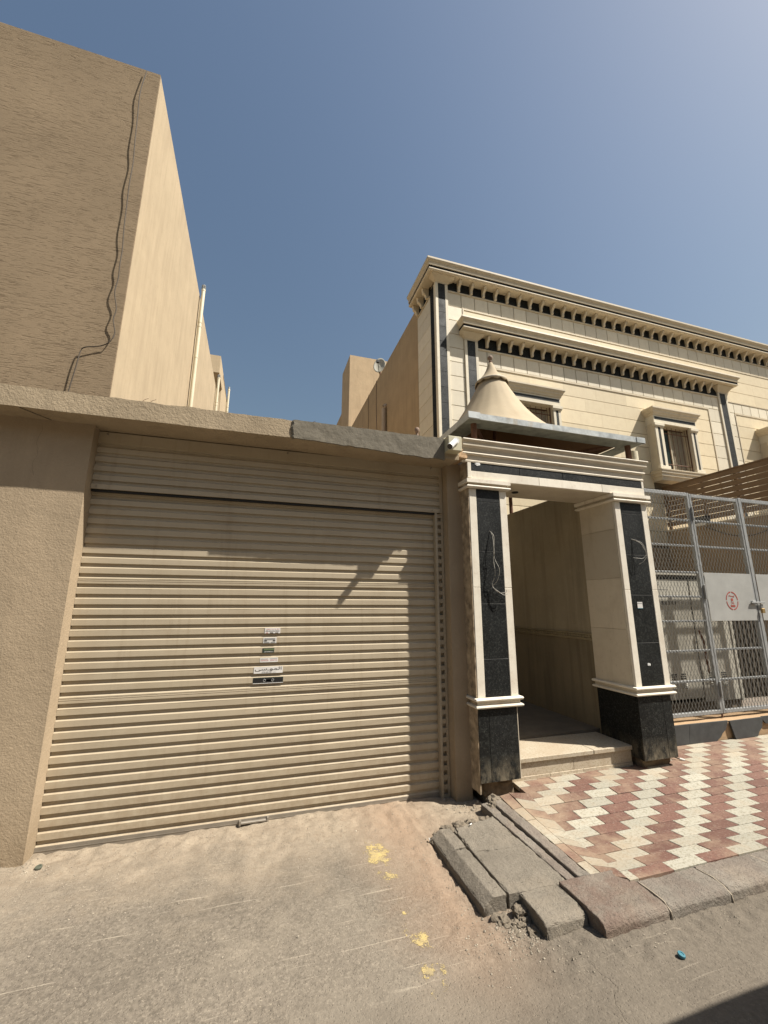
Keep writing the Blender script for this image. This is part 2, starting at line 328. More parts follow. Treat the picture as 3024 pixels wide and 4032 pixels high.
# ------------------------------------------------------------------ geometry helpers
def link(o): COL.objects.link(o); return o
def empty(name, loc, label=None, cat=None, group=None, kind=None):
    o = link(bpy.data.objects.new(name, None)); o.location = loc; o.empty_display_size = .1
    tag(o, label, cat, group, kind); return o
def tag(o, label=None, cat=None, group=None, kind=None):
    for k, v in (('label', label), ('category', cat), ('group', group), ('kind', kind)):
        if v: o[k] = v
    return o
def wloc(o):
    v = Vector((0, 0, 0))
    while o: v = v+o.location; o = o.parent
    return v
def place(o, parent, loc):
    if parent: o.parent = parent; o.location = Vector(loc)-wloc(parent)
    else: o.location = loc
    return o
class MB:
    def __init__(s): s.v = []; s.f = []
    def add(s, vs, fs):
        k = len(s.v); s.v += [tuple(v) for v in vs]; s.f += [tuple(i+k for i in f) for f in fs]; return s
    def box(s, x0, x1, y0, y1, z0, z1):
        return s.add([(x0,y0,z0),(x1,y0,z0),(x1,y1,z0),(x0,y1,z0),(x0,y0,z1),(x1,y0,z1),(x1,y1,z1),(x0,y1,z1)],
            [(0,3,2,1),(4,5,6,7),(0,1,5,4),(1,2,6,5),(2,3,7,6),(3,0,4,7)])
    def cbox(s, x0, x1, y0, y1, z0, z1, c=.006):
        bm = bmesh.new(); t = MB().box(x0, x1, y0, y1, z0, z1)
        vs = [bm.verts.new(v) for v in t.v]; [bm.faces.new([vs[i] for i in f]) for f in t.f]
        bmesh.ops.bevel(bm, geom=list(bm.edges), offset=c, segments=1, affect='EDGES')
        bm.verts.index_update(); s.add([v.co[:] for v in bm.verts], [[v.index for v in f.verts] for f in bm.faces]); bm.free(); return s
    def prism(s, pts, a0, a1, ax='X'):
        # polygon pts in the plane normal to ax, extruded along ax from a0 to a1
        n = len(pts)
        def P(a, p): return {'X': (a, p[0], p[1]), 'Y': (p[0], a, p[1]), 'Z': (p[0], p[1], a)}[ax]
        return s.add([P(a0, p) for p in pts]+[P(a1, p) for p in pts],
            [tuple(range(n))[::-1], tuple(range(n, 2*n))]+[(i, (i+1) % n, n+(i+1) % n, n+i) for i in range(n)])
    def tube(s, pts, r, seg=8, cap=True, r2=None):
        pts = [Vector(p) for p in pts]; n = len(pts); rings = []
        up = Vector((0, 0, 1))
        for i, p in enumerate(pts):
            d = (pts[min(i+1, n-1)]-pts[max(i-1, 0)]).normalized()
            a = d.cross(up if abs(d.z) < .95 else Vector((1, 0, 0))).normalized(); b = d.cross(a)
            rr = r if r2 is None else r+(r2-r)*i/(n-1)
            rings.append([p+a*rr*math.cos(t*2*math.pi/seg)+b*rr*math.sin(t*2*math.pi/seg) for t in range(seg)])
        vs = [v for R in rings for v in R]
        fs = [(i*seg+j, i*seg+(j+1) % seg, (i+1)*seg+(j+1) % seg, (i+1)*seg+j) for i in range(n-1) for j in range(seg)]
        if cap: fs += [tuple(range(seg))[::-1], tuple(range((n-1)*seg, n*seg))]
        return s.add(vs, fs)
    def lathe(s, prof, c, seg=20):
        vs = [(c[0]+r*math.cos(t*2*math.pi/seg), c[1]+r*math.sin(t*2*math.pi/seg), c[2]+z) for r, z in prof for t in range(seg)]
        n = len(prof)
        fs = [(i*seg+j, i*seg+(j+1) % seg, (i+1)*seg+(j+1) % seg, (i+1)*seg+j) for i in range(n-1) for j in range(seg)]
        return s.add(vs, fs+[tuple(range(seg))[::-1], tuple(range((n-1)*seg, n*seg))])
    def sweep(s, prof, path, closed=False, zref=0):
        # prof: closed polygon of (outward offset, z); path: xy points, outward is to the RIGHT of travel
        n = len(path); rings = []
        for i, p in enumerate(path):
            p = Vector(p); ds = []
            if closed or i > 0: ds.append((p-Vector(path[i-1])).normalized())
            if closed or i < n-1: ds.append((Vector(path[(i+1) % n])-p).normalized())
            ns = [Vector((d.y, -d.x)) for d in ds]
            m = ns[0] if len(ns) == 1 else (ns[0]+ns[1])/(1+ns[0].dot(ns[1]))
            rings.append([(p.x+m.x*o, p.y+m.y*o, z+zref) for o, z in prof])
        k = len(prof); N = n if closed else n-1
        fs = [(i*k+j, i*k+(j+1) % k, ((i+1) % n)*k+(j+1) % k, ((i+1) % n)*k+j) for i in range(N) for j in range(k)]
        if not closed: fs += [tuple(range(k))[::-1], tuple(range((n-1)*k, n*k))]
        return s.add([v for R in rings for v in R], fs)
    def mesh(s, name, mat, org=(0, 0, 0), smooth=False):
        m = bpy.data.meshes.new(name); o = Vector(org)
        m.from_pydata([tuple(Vector(v)-o) for v in s.v], [], s.f)
        bm = bmesh.new(); bm.from_mesh(m); bmesh.ops.recalc_face_normals(bm, faces=bm.faces); bm.to_mesh(m); bm.free()
        m.materials.append(MAT[mat] if isinstance(mat, str) else mat)
        if smooth: m.polygons.foreach_set('use_smooth', [True]*len(m.polygons)); m.set_sharp_from_angle(angle=math.radians(40))
        return m
    def obj(s, name, mat, parent=None, smooth=False, label=None, cat=None, group=None, kind=None):
        xs, ys, zs = zip(*s.v)
        org = ((min(xs)+max(xs))/2, (min(ys)+max(ys))/2, min(zs))
        o = link(bpy.data.objects.new(name, s.mesh(name, mat, org, smooth))); place(o, parent, org)
        return tag(o, label, cat, group, kind)
def inst(name, mesh, loc, parent, rot=None):
    o = link(bpy.data.objects.new(name, mesh)); place(o, parent, loc)
    if rot: o.rotation_euler = rot
    return o
def rough(o, cuts=3, amp=.006, scale=9, bevel=.012, edge=0.0):
    # weather a block: small bevel, subdivide, fine noise all over, chips bitten out of its arrises when edge > 0
    m = o.data; bm = bmesh.new(); bm.from_mesh(m)
    if bevel: bmesh.ops.bevel(bm, geom=list(bm.edges), offset=bevel, segments=1, affect='EDGES')
    L = max(max(v.co[i] for v in bm.verts)-min(v.co[i] for v in bm.verts) for i in range(3))
    for it in range(cuts):
        lim = L/(2**(it+1))
        es = [e for e in bm.edges if e.calc_length() > lim*.7]
        if es: bmesh.ops.subdivide_edges(bm, edges=es, cuts=1, use_grid_fill=True)
    bmesh.ops.triangulate(bm, faces=[f for f in bm.faces if len(f.verts) > 4])
    off = wloc(o); bm.normal_update(); sharp = {}
    for v in bm.verts:
        if any(len(e.link_faces) == 2 and e.calc_face_angle() > .3 for e in v.link_edges): sharp[v] = 1.0
    for v in list(sharp):
        for e in v.link_edges:
            w_ = e.other_vert(v)
            if w_ not in sharp: sharp[w_] = .45
    mv = []
    for v in bm.verts:
        p = (v.co+off)*scale
        d = noise.fractal(p, 1.0, 2.0, 5)*amp*.6+noise.fractal(p*3.1, 1.0, 2.0, 3)*amp*.4
        if edge and v in sharp:
            e = noise.fractal(p*.8+Vector((5, 5, 5)), 1.0, 2.0, 4)
            d -= sharp[v]*max(0, min(1, (e+.05)*2))*edge
        mv.append((v, v.normal*d))
    for v, d in mv: v.co += d
    bm.to_mesh(m); bm.free()
    m.polygons.foreach_set('use_smooth', [True]*len(m.polygons)); m.set_sharp_from_angle(angle=math.radians(28))
    return o
def text_obj(name, body, mat, size, origin, parent=None, width=None, z_off=None, shear=0, align='CENTER', label=None):
    c = bpy.data.curves.new(name, 'FONT'); c.body = body; c.size = size; c.align_x = align; c.align_y = 'CENTER'; c.resolution_u = 3
    t = bpy.data.objects.new(name, c); COL.objects.link(t)
    dg = bpy.context.evaluated_depsgraph_get(); dg.update()
    m = bpy.data.meshes.new_from_object(t.evaluated_get(dg)); COL.objects.unlink(t); bpy.data.objects.remove(t)
    if len(m.vertices) == 0: return None
    xs = [v.co.x for v in m.vertices]; w0 = max(xs)-min(xs)
    k = (width/w0) if width else 1
    for v in m.vertices: v.co = Vector((v.co.x*k, 0, v.co.y))
    m.materials.clear(); m.materials.append(MAT[mat])
    o = link(bpy.data.objects.new(name, m)); place(o, parent, origin)
    return o

# ------------------------------------------------------------------ ground
Y0 = 3.488        # front of the garage piers
YD = 3.63         # shutter face
YG = 3.338        # front of the gate pillars
def sstep(a, b, x):
    t = max(0, min(1, (x-a)/(b-a))); return t*t*(3-2*t)
def gz(x, y):
    z = .03*sstep(1.15, 2.0, x)*sstep(2.35, 1.95, y)
    fr = noise.fractal(Vector((x*2.1, y*2.1, 0)), 1, 2, 4)
    z += .005*fr
    # older asphalt layer ends in a worn step, a crack runs where the apron was patched
    e = y-(2.005+.035*sstep(.6, 1.0, x)+.035*noise.noise(Vector((x*5, 0, 3)))+.018*noise.noise(Vector((x*21, 0, 3))))
    if x < 1.25: z += .010*sstep(-.010, .010, e)
    cy = 3.12+.05*noise.noise(Vector((x*2.3, 5, 0)))+.02*noise.noise(Vector((x*9, 8, 0)))
    z -= .010*max(0, 1-abs(y-cy)/.012)*max(0, min(1, .5+2*noise.noise(Vector((x*3, 2, 9)))))
    # lumpy dirt before the door and along the kerb
    d = sstep(2.9, 3.4, y+.1*x+.25*noise.noise(Vector((x*3, y*3, 7))))
    z += d*(.014*noise.fractal(Vector((x*9, y*9, 1)), 1, 2, 5)-.016+.020*sstep(-.9, 1.3, x))
    k = sstep(.30, .05, abs(x-1.22))*sstep(3.2, 2.9, y)*sstep(1.85, 2.2, y)
    k = max(k, sstep(.22, .03, abs(y-1.93))*sstep(1.2, 1.5, x))
    z += k*(.012*noise.fractal(Vector((x*16, y*16, 2)), 1, 2, 4)+.006)
    z -= .018*sstep(.10, .0, abs(x-1.22))*sstep(3.0, 2.8, y)*sstep(2.15, 2.3, y)
    if x < -1.2: z += .02*sstep(.3, 0, abs(y-Y0))
    if x > 1.9 and y > 2.2: z = -.03
    return z
def build_ground():
    def axis(a, b, st, far):
        n = int(round((b-a)/st)); core = [a+(b-a)*i/n for i in range(n+1)]
        out, d, p = [], st*2, b
        while p < far: p += d; d *= 1.5; out.append(p)
        out2, d, p = [], st*2, a
        while p > -far: p -= d; d *= 1.5; out2.append(p)
        return out2[::-1]+core+out
    xs = axis(-2.2, 3.4, .016, 400); ys = axis(1.2, 3.72, .016, 400)
    vs = []
    for y in ys:
        for x in xs:
            inside = -2.6 < x < 4 and .9 < y < 4
            vs.append((x, y, gz(x, y) if inside else (gz(max(-2.2, min(3.4, x)), max(1.2, min(3.72, y))) if y < 3 else -.02)))
    W = len(xs); fs = [(j*W+i, j*W+i+1, (j+1)*W+i+1, (j+1)*W+i) for j in range(len(ys)-1) for i in range(W-1)]
    m = bpy.data.meshes.new('road'); m.from_pydata(vs, [], fs); m.materials.append(MAT['ground'])
    m.polygons.foreach_set('use_smooth', [True]*len(fs))
    o = link(bpy.data.objects.new('road', m)); tag(o, kind='structure', label='dusty worn asphalt road and driveway apron')
build_ground()

def yellow_marks():
    m = MB(); st = .02; wear = []
    nx, ny = 12, 62
    for j in range(ny+1):
        for i in range(nx+1):
            x, y = .866-.11+.22*i/nx, 1.95+1.22*j/ny; t_ = abs(x-.866); s_ = 3.12-y
            band = max(math.exp(-((s_-.14)/.16)**2)*1.12, math.exp(-((s_-.36)/.07)**2)*1.0, .45, math.exp(-((s_-.88)/.11)**2)*.86, math.exp(-((s_-1.06)/.06)**2)*.9)
            m.v.append((x, y, gz(x, y)+.0016)); wear.append(band-max(0, t_-.035)*9)
    m.f = [(j*(nx+1)+i, j*(nx+1)+i+1, (j+1)*(nx+1)+i+1, (j+1)*(nx+1)+i) for j in range(ny) for i in range(nx)]
    o = m.obj('road_marking', 'yellow', label='flaked yellow paint line worn into patches on the asphalt', cat='road marking')
    at = o.data.attributes.new('wear', 'FLOAT', 'POINT'); at.data.foreach_set('value', wear)
    o.data.polygons.foreach_set('use_smooth', [True]*len(m.f))
yellow_marks()

# ------------------------------------------------------------------ pavement: tiles, kerb stones, concrete ramp
pave = empty('pavement', (3, 2.7, 0), kind='structure', label='raised pavement of red and white terrazzo tiles with kerb stones')
def pz(y): return .1-.034*math.sin(math.pi*max(0, min(1, (y-2.242)/.92)))
PX, PY, SH = .2615, .102, .1447
def brk(y):   # line where the flat tiling meets the sloping edge strip
    return 2.10+(y-2.16)*.10 if y < 3.4 else 2.25
def clip(poly, a, b, c):   # keep a*x+b*y <= c
    out = []
    for i in range(len(poly)):
        p, q = poly[i], poly[(i+1) % len(poly)]; dp, dq = a*p[0]+b*p[1]-c, a*q[0]+b*q[1]-c
        if dp <= 0: out.append(p)
        if (dp < 0 < dq) or (dq < 0 < dp):
            t = dp/(dp-dq); out.append((p[0]+(q[0]-p[0])*t, p[1]+(q[1]-p[1])*t))
    return out
def area(p): return abs(sum(p[i][0]*p[(i+1) % len(p)][1]-p[(i+1) % len(p)][0]*p[i][1] for i in range(len(p))))/2
full = {}
def tile_mesh(mat):
    if mat not in full:
        full[mat] = MB().cbox(-PX/2+.0026, PX/2-.0026, -PY/2+.0026, PY/2-.0026, -.03, 0, .0025).mesh('tile', mat)
    return full[mat]
rest = {'tile_red': MB(), 'tile_white': MB()}
cnt = 0
for r in range(-1, 16):
    ya, yb = 2.242+PY*r, 2.242+PY*(r+1); yc = (ya+yb)/2
    for c in range(-14, 20):
        xa = 2.307+SH*r+PX*c; xb = xa+PX
        if xb < 1.9 or xa > 7.6: continue
        mat = 'tile_red' if (c % 2 == 0) else 'tile_white'
        poly = [(xa, ya), (xb, ya), (xb, yb), (xa, yb)]
        k = .10; poly = clip(poly, -1, k, -(2.10-2.16*k))          # x >= brk(y)
        poly = clip(poly, 0, -1, -2.163)                            # kerb
        if poly and xa < 4.03: poly = clip(poly, 0, 1, 3.50)
        else: poly = clip(poly, 0, 1, 3.77) if poly else poly
        if not poly or area(poly) < .0004: continue
        z = pz(yc)+random.uniform(-.0012, .0012); slope = (pz(yb)-pz(ya))/PY
        rot = (math.atan(slope)+random.uniform(-.006, .006), random.uniform(-.006, .006), 0)
        if xa > 1.55*yc+.55:
            rest[mat].box(xa+.002, xb-.002, ya+.002, yb-.002, z-.03, z); continue
        cnt += 1
        if area(poly) > PX*PY*.995: inst('tile', tile_mesh(mat), ((xa+xb)/2, yc, z), pave, rot)
        else:
            cx, cy = sum(p[0] for p in poly)/len(poly), sum(p[1] for p in poly)/len(poly)
            q = [(cx+(p[0]-cx)*.985, cy+(p[1]-cy)*.97) for p in poly]
            m = MB().prism([(x-cx, y-cy) for x, y in q], -.03, 0, 'Z').mesh('tile', mat)
            inst('tile', m, (cx, cy, z), pave, rot)
rm = MB(); nred = len(rest['tile_red'].f); rm.add(rest['tile_red'].v, rest['tile_red'].f); rm.add(rest['tile_white'].v, rest['tile_white'].f)
o = rm.obj('far_tiles', 'tile_red', pave, kind='stuff'); o.data.materials.append(MAT['tile_white'])
o.data.polygons.foreach_set('material_index', [0]*nred+[1]*(len(o.data.polygons)-nred))
# sloping edge strip: two columns of cut tiles
def strip_pt(u, y):   # u 0 = outer edge, 1 = break line
    xo = 1.955+(y-2.2)*.03; xi = brk(y)
    return (xo+(xi-xo)*u, y, (.076 if y < 3.2 else .09)+(pz(y)-.076+.002)*u)
def strip_tile(u0, u1, a0, a1, sk, mat):
    P = [strip_pt(u0, a0), strip_pt(u1, a0-sk), strip_pt(u1, a1-sk), strip_pt(u0, a1)]
    c = [sum(p[i] for p in P)/4 for i in range(3)]
    P = [tuple(c[i]+(p[i]-c[i])*.975 for i in range(3)) for p in P]
    MB().add(P+[(x, y, z-.03) for x, y, z in P], [(0, 1, 2, 3), (7, 6, 5, 4), (0, 4, 5, 1), (1, 5, 6, 2), (2, 6, 7, 3), (3, 7, 4, 0)]).obj('tile', mat, pave)
y, k = 2.19, 0
for y1, mat in ((2.42, 'tile_white'), (2.62, 'tile_red'), (2.93, 'tile_white'), (3.1, 'tile_white'), (3.3, 'tile_red')):
    strip_tile(0, .38, y, y1, 0, mat); y = y1
y = 2.27
for i, d in enumerate((.10, .11, .13, .10, .12, .14, .11, .13, .10)):
    strip_tile(.39, 1, y, y+d, .09, ('tile_white', 'tile_red')[(i+1) % 2] if i != 4 else 'tile_white'); y += d
MB().box(1.95, 7.6, 2.165, 3.9, -.03, .045).obj('bedding', 'dirt', pave)
# front kerb stones
kx = 1.719
for i, ln in enumerate((.416, .43, .45, .44, .45, .46, .45, .45, .45, .45, .45, .45)):
    x1 = kx+ln; dz = random.uniform(-.003, .003); dy = random.uniform(-.004, .004)
    pr = [(2.158, -.02), (2.158, .096), (2.08, .101), (2.00, .100), (1.974, .093), (1.958, .076), (1.952, -.03)]
    if i == 0:
        pr = [(2.29, -.02), (2.29, .092), (2.10, .096), (2.01, .093), (1.978, .084), (1.962, .066), (1.955, -.03)]
    o = MB().prism([(a+dy, b+dz) for a, b in pr], kx+.0015, x1-.0015).obj('kerb_stone', 'kerb_red' if i == 0 else 'kerb', pave)
    rough(o, 6 if i < 4 else 4, .0025, 18, .003, .003)
    if i < 6:
        j = MB().tube([(x1-.001+random.uniform(-.003, .003), yy, zz-.0005) for yy, zz in ((2.14, .095), (2.05, .099), (1.99, .092), (1.958, .068), (1.948, .02))], .0055, 6).obj('mortar_joint', 'mortar', pave)
    kx = x1
# concrete edging beside the ramp
def block(pts, z0, z1, mat, name, cuts=4, amp=.004, bevel=.01, edge=0, parent=pave, sc=14):
    return rough(MB().prism(pts, z0, z1, 'Z').obj(name, mat, parent), cuts, amp, sc, bevel, edge)
block([(1.865, 2.31), (1.945, 2.28), (1.975, 3.30), (1.885, 3.32)], -.02, .088, 'kerb', 'edging_strip', 6, .002, .004, .007)
block([(1.80, 2.30), (1.862, 2.29), (1.882, 3.30), (1.80, 3.28)], -.02, .070, 'kerb', 'channel_strip', 6, .002, .004, .008)
ramp = empty('concrete_ramp', (1.55, 2.6, 0), kind='structure', label='broken concrete side slab with bevelled kerb edging next to the driveway')
block([(1.415, 2.305), (1.795, 2.295), (1.79, 2.665), (1.42, 2.70)], -.02, .073, 'concrete', 'slab', 6, .0015, .003, .008, ramp)
block([(1.42, 2.704), (1.79, 2.669), (1.785, 3.07), (1.43, 3.0)], -.02, .071, 'concrete', 'slab', 6, .003, .004, .03, ramp)
def side_kerb(y0, y1, x0=0):
    pr = [(1.400+x0, -.04), (1.400+x0, .078), (1.318+x0, .078), (1.256+x0, .036), (1.252+x0, -.04)]
    return rough(MB().add([(a, y0, b) for a, b in pr]+[(a, y1, b) for a, b in pr],
        [(0, 1, 2, 3, 4), (9, 8, 7, 6, 5)]+[(i, (i+1) % 5, 5+(i+1) % 5, 5+i) for i in range(5)]).obj('kerb_stone', 'concrete', ramp), 6, .0016, 18, .003, .006)
side_kerb(2.30, 2.752); side_kerb(2.757, 3.0, .004)
pr = [(2.29, -.03), (2.29, .078), (2.15, .081), (2.09, .074), (2.066, .060), (2.055, -.03)]
o = MB().prism(pr, 1.465, 1.715).obj('nose_kerb', 'concrete', ramp); rough(o, 6, .002, 18, .004, .010)
o = MB().prism([(2.27, -.03), (2.27, .05), (2.2, .045), (2.16, -.03)], 1.40, 1.47).obj('broken_lump', 'rubble', ramp); rough(o, 4, .012, 22, .01, .03)
def lump(c, r, mat, parent, name, sq=.6, amp=.35, sub=2):
    bm = bmesh.new(); bmesh.ops.create_icosphere(bm, subdivisions=sub, radius=r)
    off = Vector(c)*3
    for v in bm.verts:
        n_ = noise.fractal(v.co*(2.2/r)+off, 1, 2, 4); v.co *= 1+amp*n_; v.co.z *= sq
    me = bpy.data.meshes.new(name); bm.to_mesh(me); bm.free(); me.materials.append(MAT[mat])
    return inst(name, me, c, parent, (0, 0, random.uniform(0, 6)))
for c, r in (((1.33, 3.01, .03), .045), ((1.40, 3.03, .045), .05), ((1.50, 3.045, .05), .05), ((1.28, 2.97, .02), .035), ((1.60, 3.07, .05), .04), ((1.72, 3.07, .045), .045), ((1.93, 3.28, .07), .06), ((1.88, 3.22, .06), .05)):
    lump(c, r, 'rubble', ramp, 'rubble_lump', .55, .5, 3)
for c, r in (((1.33, 2.24, .0), .05), ((1.40, 2.20, .0), .04), ((1.44, 2.13, .0), .04), ((1.36, 2.15, -.01), .04)):
    lump(c, r, 'rubble', ramp, 'rubble_lump', .5, .5, 3)
# loose gravel
gv = MB(); random.seed(11)
def gravel(n, fx, fy, rmin, rmax):
    for _ in range(n):
        x, y = fx(), fy()
        r = random.uniform(rmin, rmax)*random.random()**1.5+rmin*.6; z = gz(x, y)+r*.25
        a = random.uniform(0, 6.3)
        vs = []
        for dx, dy, dz in ((1, 0, 0), (0, 1, 0), (-1, 0, 0), (0, -1, 0), (0, 0, .75), (0, 0, -.75)):
            k = r*random.uniform(.65, 1.2); vs.append((x+k*(dx*math.cos(a)-dy*math.sin(a)), y+k*(dx*math.sin(a)+dy*math.cos(a)), z+k*dz))
        gv.add(vs, [(0, 1, 4), (1, 2, 4), (2, 3, 4), (3, 0, 4), (1, 0, 5), (2, 1, 5), (3, 2, 5), (0, 3, 5)])
U = random.uniform; G = random.gauss
gravel(500, lambda: U(1.05, 1.30), lambda: U(1.9, 3.1), .0015, .006)
gravel(700, lambda: G(1.38, .08), lambda: G(2.16, .09), .002, .009)
gravel(500, lambda: U(1.4, 3.2), lambda: G(1.93, .04), .0015, .006)
gravel(1500, lambda: U(-1.2, 1.75), lambda: G(3.35, .2), .0015, .006)
gravel(260, lambda: U(-1.7, -1.1), lambda: G(3.42, .06), .002, .008)
gravel(1500, lambda: U(-1.6, 2.6), lambda: U(1.2, 3.0), .001, .0038)
gravel(160, lambda: G(1.72, .08), lambda: G(3.42, .08), .003, .014)
gravel(40, lambda: U(-1.2, 1.7), lambda: U(1.6, 3.3), .004, .010)
gv.obj('gravel', 'pebble', kind='stuff', label='loose pebbles and grit scattered over the driveway', cat='gravel')

# ------------------------------------------------------------------ garage front
gar = empty('garage_front', (0, Y0, 0), 'tan plastered garage front with overhanging concrete slab above the shutter', 'garage')
def wavy_box(x0, x1, y0, y1, z0, z1, nx, amp, name, mat, parent, ztop_amp=None, fn=None):
    m = MB(); ring = []
    for i in range(nx+1):
        x = x0+(x1-x0)*i/nx
        n1 = amp*noise.fractal(Vector((x*3, 1, 0)), 1, 2, 4); n2 = (ztop_amp or amp)*noise.fractal(Vector((x*6, 7, 0)), 1, 2, 4); n3 = amp*noise.fractal(Vector((x*2, 3, 5)), 1, 2, 3)
        zz0 = z0+n1+(fn(x) if fn else 0)
        m.v += [(x, y0+n3, zz0), (x, y0+n3, z1+n2), (x, y1, z1+n2), (x, y1, z0)]
    for i in range(nx):
        a = i*4; b = a+4
        m.f += [(a, b, b+1, a+1), (a+1, b+1, b+2, a+2), (a+2, b+2, b+3, a+3), (a+3, b+3, b, a)]
    m.f += [(0, 1, 2, 3), (nx*4+3, nx*4+2, nx*4+1, nx*4)]
    return m.obj(name, mat, parent)
MB().box(-7, -1.262, Y0, 4.1, -.05, 2.936).obj('pier', 'wall', gar)
MB().box(1.701, 1.851, Y0, 4.1, -.05, 2.936).obj('pier', 'wall', gar)
MB().box(-1.262, 1.701, 3.74, 4.1, 2.3, 2.936).obj('lintel', 'wall', gar)
wavy_box(-7, 1.735, 3.290, 4.1, 2.934, 3.088, 260, .005, 'roof_slab', 'slab', gar, .009, lambda x: -.03*sstep(.3, 1.2, x))
# cement repair on the slab's right end
def cement():
    m = MB(); nz = 10; nx = 90; g = []
    for i in range(nx+1):
        row = []
        for j in range(nz+1):
            x = .205+1.38*i/nx; z_lo = 2.930-.041*sstep(.2, 1.5, x); z = z_lo+(3.092-z_lo)*j/nz
            jag = .03*noise.fractal(Vector((z*22, 4, 0)), 1, 2, 4)
            xx = x+(jag if i < 3 else 0)
            zz = z+(.008*noise.fractal(Vector((x*9, 2, 1)), 1, 2, 4) if j in (0, nz) else 0)
            yy = 3.278+.004*noise.fractal(Vector((x*8, z*8, 3)), 1, 2, 4)+(.010 if i == 0 else 0)
            row.append((xx, yy, zz))
        g.append(row)
    vs = [p for r in g for p in r]+[(p[0], p[1]+.02, p[2]) for r in g for p in r]; n = (nx+1)*(nz+1); W = nz+1
    fs = [(i*W+j, (i+1)*W+j, (i+1)*W+j+1, i*W+j+1) for i in range(nx) for j in range(nz)]
    fs += [(f[3]+n, f[2]+n, f[1]+n, f[0]+n) for f in fs]
    for i in range(nx):
        fs += [(i*W, i*W+n, (i+1)*W+n, (i+1)*W), (i*W+nz, (i+1)*W+nz, (i+1)*W+nz+n, i*W+nz+n)]
    for j in range(nz):
        fs += [(j, j+1, j+1+n, j+n), (nx*W+j, nx*W+j+n, nx*W+j+1+n, nx*W+j+1)]
    m.add(vs, fs); m.obj('cement_patch', 'cement', gar, label='grey cement repair')
cement()
o = MB().prism([(1.70, 2.936), (1.83, 2.93), (1.85, 2.97), (1.80, 3.03), (1.755, 3.085), (1.70, 3.09)], 3.31, 3.6, 'Y').obj('plaster_lump', 'orange_plaster', gar); rough(o, 4, .006, 14, .01, .01)
# hairline crack, crumbled arris
MB().tube([(-1.60+.012*math.sin(i*1.7), Y0-.0005, 2.90-.05*i) for i in range(9)], .0005, 4).obj('crack', 'joint', gar)
MB().tube([(-1.66+.02*i, 3.30+.03*i+.004*math.sin(i*3), 2.931) for i in range(7)], .0035, 5).obj('crack', 'joint', gar)
for x, z, yy in ((-.93, 3.085, 3.31), (-.88, 3.085, 3.315), (.35, 3.085, 3.33), (.78, 3.085, 3.33)):
    MB().tube([(x+.012*k+.006*math.sin(k*2), yy, z-.01+.018*k-.0012*k*k) for k in range(5)], .0016, 5).obj('tie_wire', 'rust', gar)

# roller shutter
sh = empty('roller_shutter', (.18, YD, 0), 'beige corrugated steel roller shutter filling the garage opening', 'shutter')
P = .0757; XS0, XS1 = -1.261, 1.612
def slat_prof(y, seam=False):
    f, r, d = y, y+.0155, P
    fr = [(f, 0), (f, -.0400), (r, -.0435), (r, -.0655), (f, -P)]
    if seam: fr = [(f, 0), (f, -.008), (f+.004, -.010), (f, -.013), (f, -.021), (f+.005, -.023), (f, -.026), (f, -.0400), (r, -.0435), (r, -.0655), (f, -P)]
    return fr+[(f+.024, -P), (f+.024, 0)]
def slat_mesh(y, x0, x1, seam=False, nm='slat'): return MB().prism([(a-y, b) for a, b in slat_prof(y, seam)], x0, x1).mesh(nm, 'shutter', (0, 0, 0))
def dented(seam, seed):
    pr = slat_prof(YD, seam); m = MB(); n = 60; k = len(pr)
    for i in range(n+1):
        x = XS0+(XS1-XS0)*i/n; e = min(1, min(i, n-i)/3)
        wv = .0016*noise.fractal(Vector((x*1.3, seed*3.7, 0)), 1, 2, 3)*e; tw = .0016*noise.fractal(Vector((x*2.1, seed*5.1, 4)), 1, 2, 3)*e
        m.v += [(x, a-YD+wv+tw*(b/P+.3), b) for a, b in pr]
    m.f = [(i*k+j, i*k+(j+1) % k, (i+1)*k+(j+1) % k, (i+1)*k+j) for i in range(n) for j in range(k)]+[tuple(range(k))[::-1], tuple(range(n*k, (n+1)*k))]
    return m.mesh('slat', 'shutter', (0, 0, 0))
sml = [dented(False, q) for q in range(6)]; sms = dented(True, 9)
for i in range(33):
    z = 2.535-P*i
    o = inst('slat', sms if i in (10, 21) else sml[(i*5+i//4) % 6], (0, YD+random.uniform(-.0006, .0006), z), sh)
    zb = z-P
MB().box(XS0, XS1, YD-.004, YD+.014, -.03, zb-.001).obj('bottom_rail', 'rail_alu', sh)
MB().box(XS0, XS1, YD-.006, YD+.016, .012, .016).obj('rail_rib', 'rail_alu', sh)
h = MB().cbox(-.0, .21, YD-.03, YD-.006, .010, .026, .004); h.box(.0, .014, YD-.032, YD, .005, .036); h.box(.196, .21, YD-.032, YD, .005, .036); h.obj('handle', 'rail_alu', sh)
YH = 3.592
hm = MB().prism([(a-YH, b) for a, b in slat_prof(YH)], XS0+.0, 1.665).mesh('hood_slat', 'shutter')
for i in range(5): inst('hood_slat', hm, (0, YH, 2.872-P*i), sh)
MB().box(XS0, 1.665, YH, YH+.02, 2.872, 2.925).obj('hood_top', 'shutter', sh)
MB().box(XS0+.002, 1.665, YH-.012, YH+.004, 2.456, 2.4925).obj('hood_lip', 'shutter', sh)
MB().box(XS0+.003, 1.612, YH+.006, YD-.001, 2.438, 2.462).obj('hood_shadow_strip', 'black', sh)  # black strip standing in for the shadow gap under the hood
MB().box(1.665, 1.697, YH-.004, YH+.03, 2.456, 2.93).obj('hood_end', 'shutter', sh)
MB().box(1.613, 1.634, YD-.045, YD+.03, -.03, 2.475).obj('guide_rail', 'shutter', sh)
MB().box(1.676, 1.698, YD-.034, YD+.03, -.03, 2.475).obj('guide_rail', 'shutter', sh)
MB().box(1.634, 1.676, YD-.004, YD+.03, -.03, 2.455).obj('guide_back', 'shutter', sh)
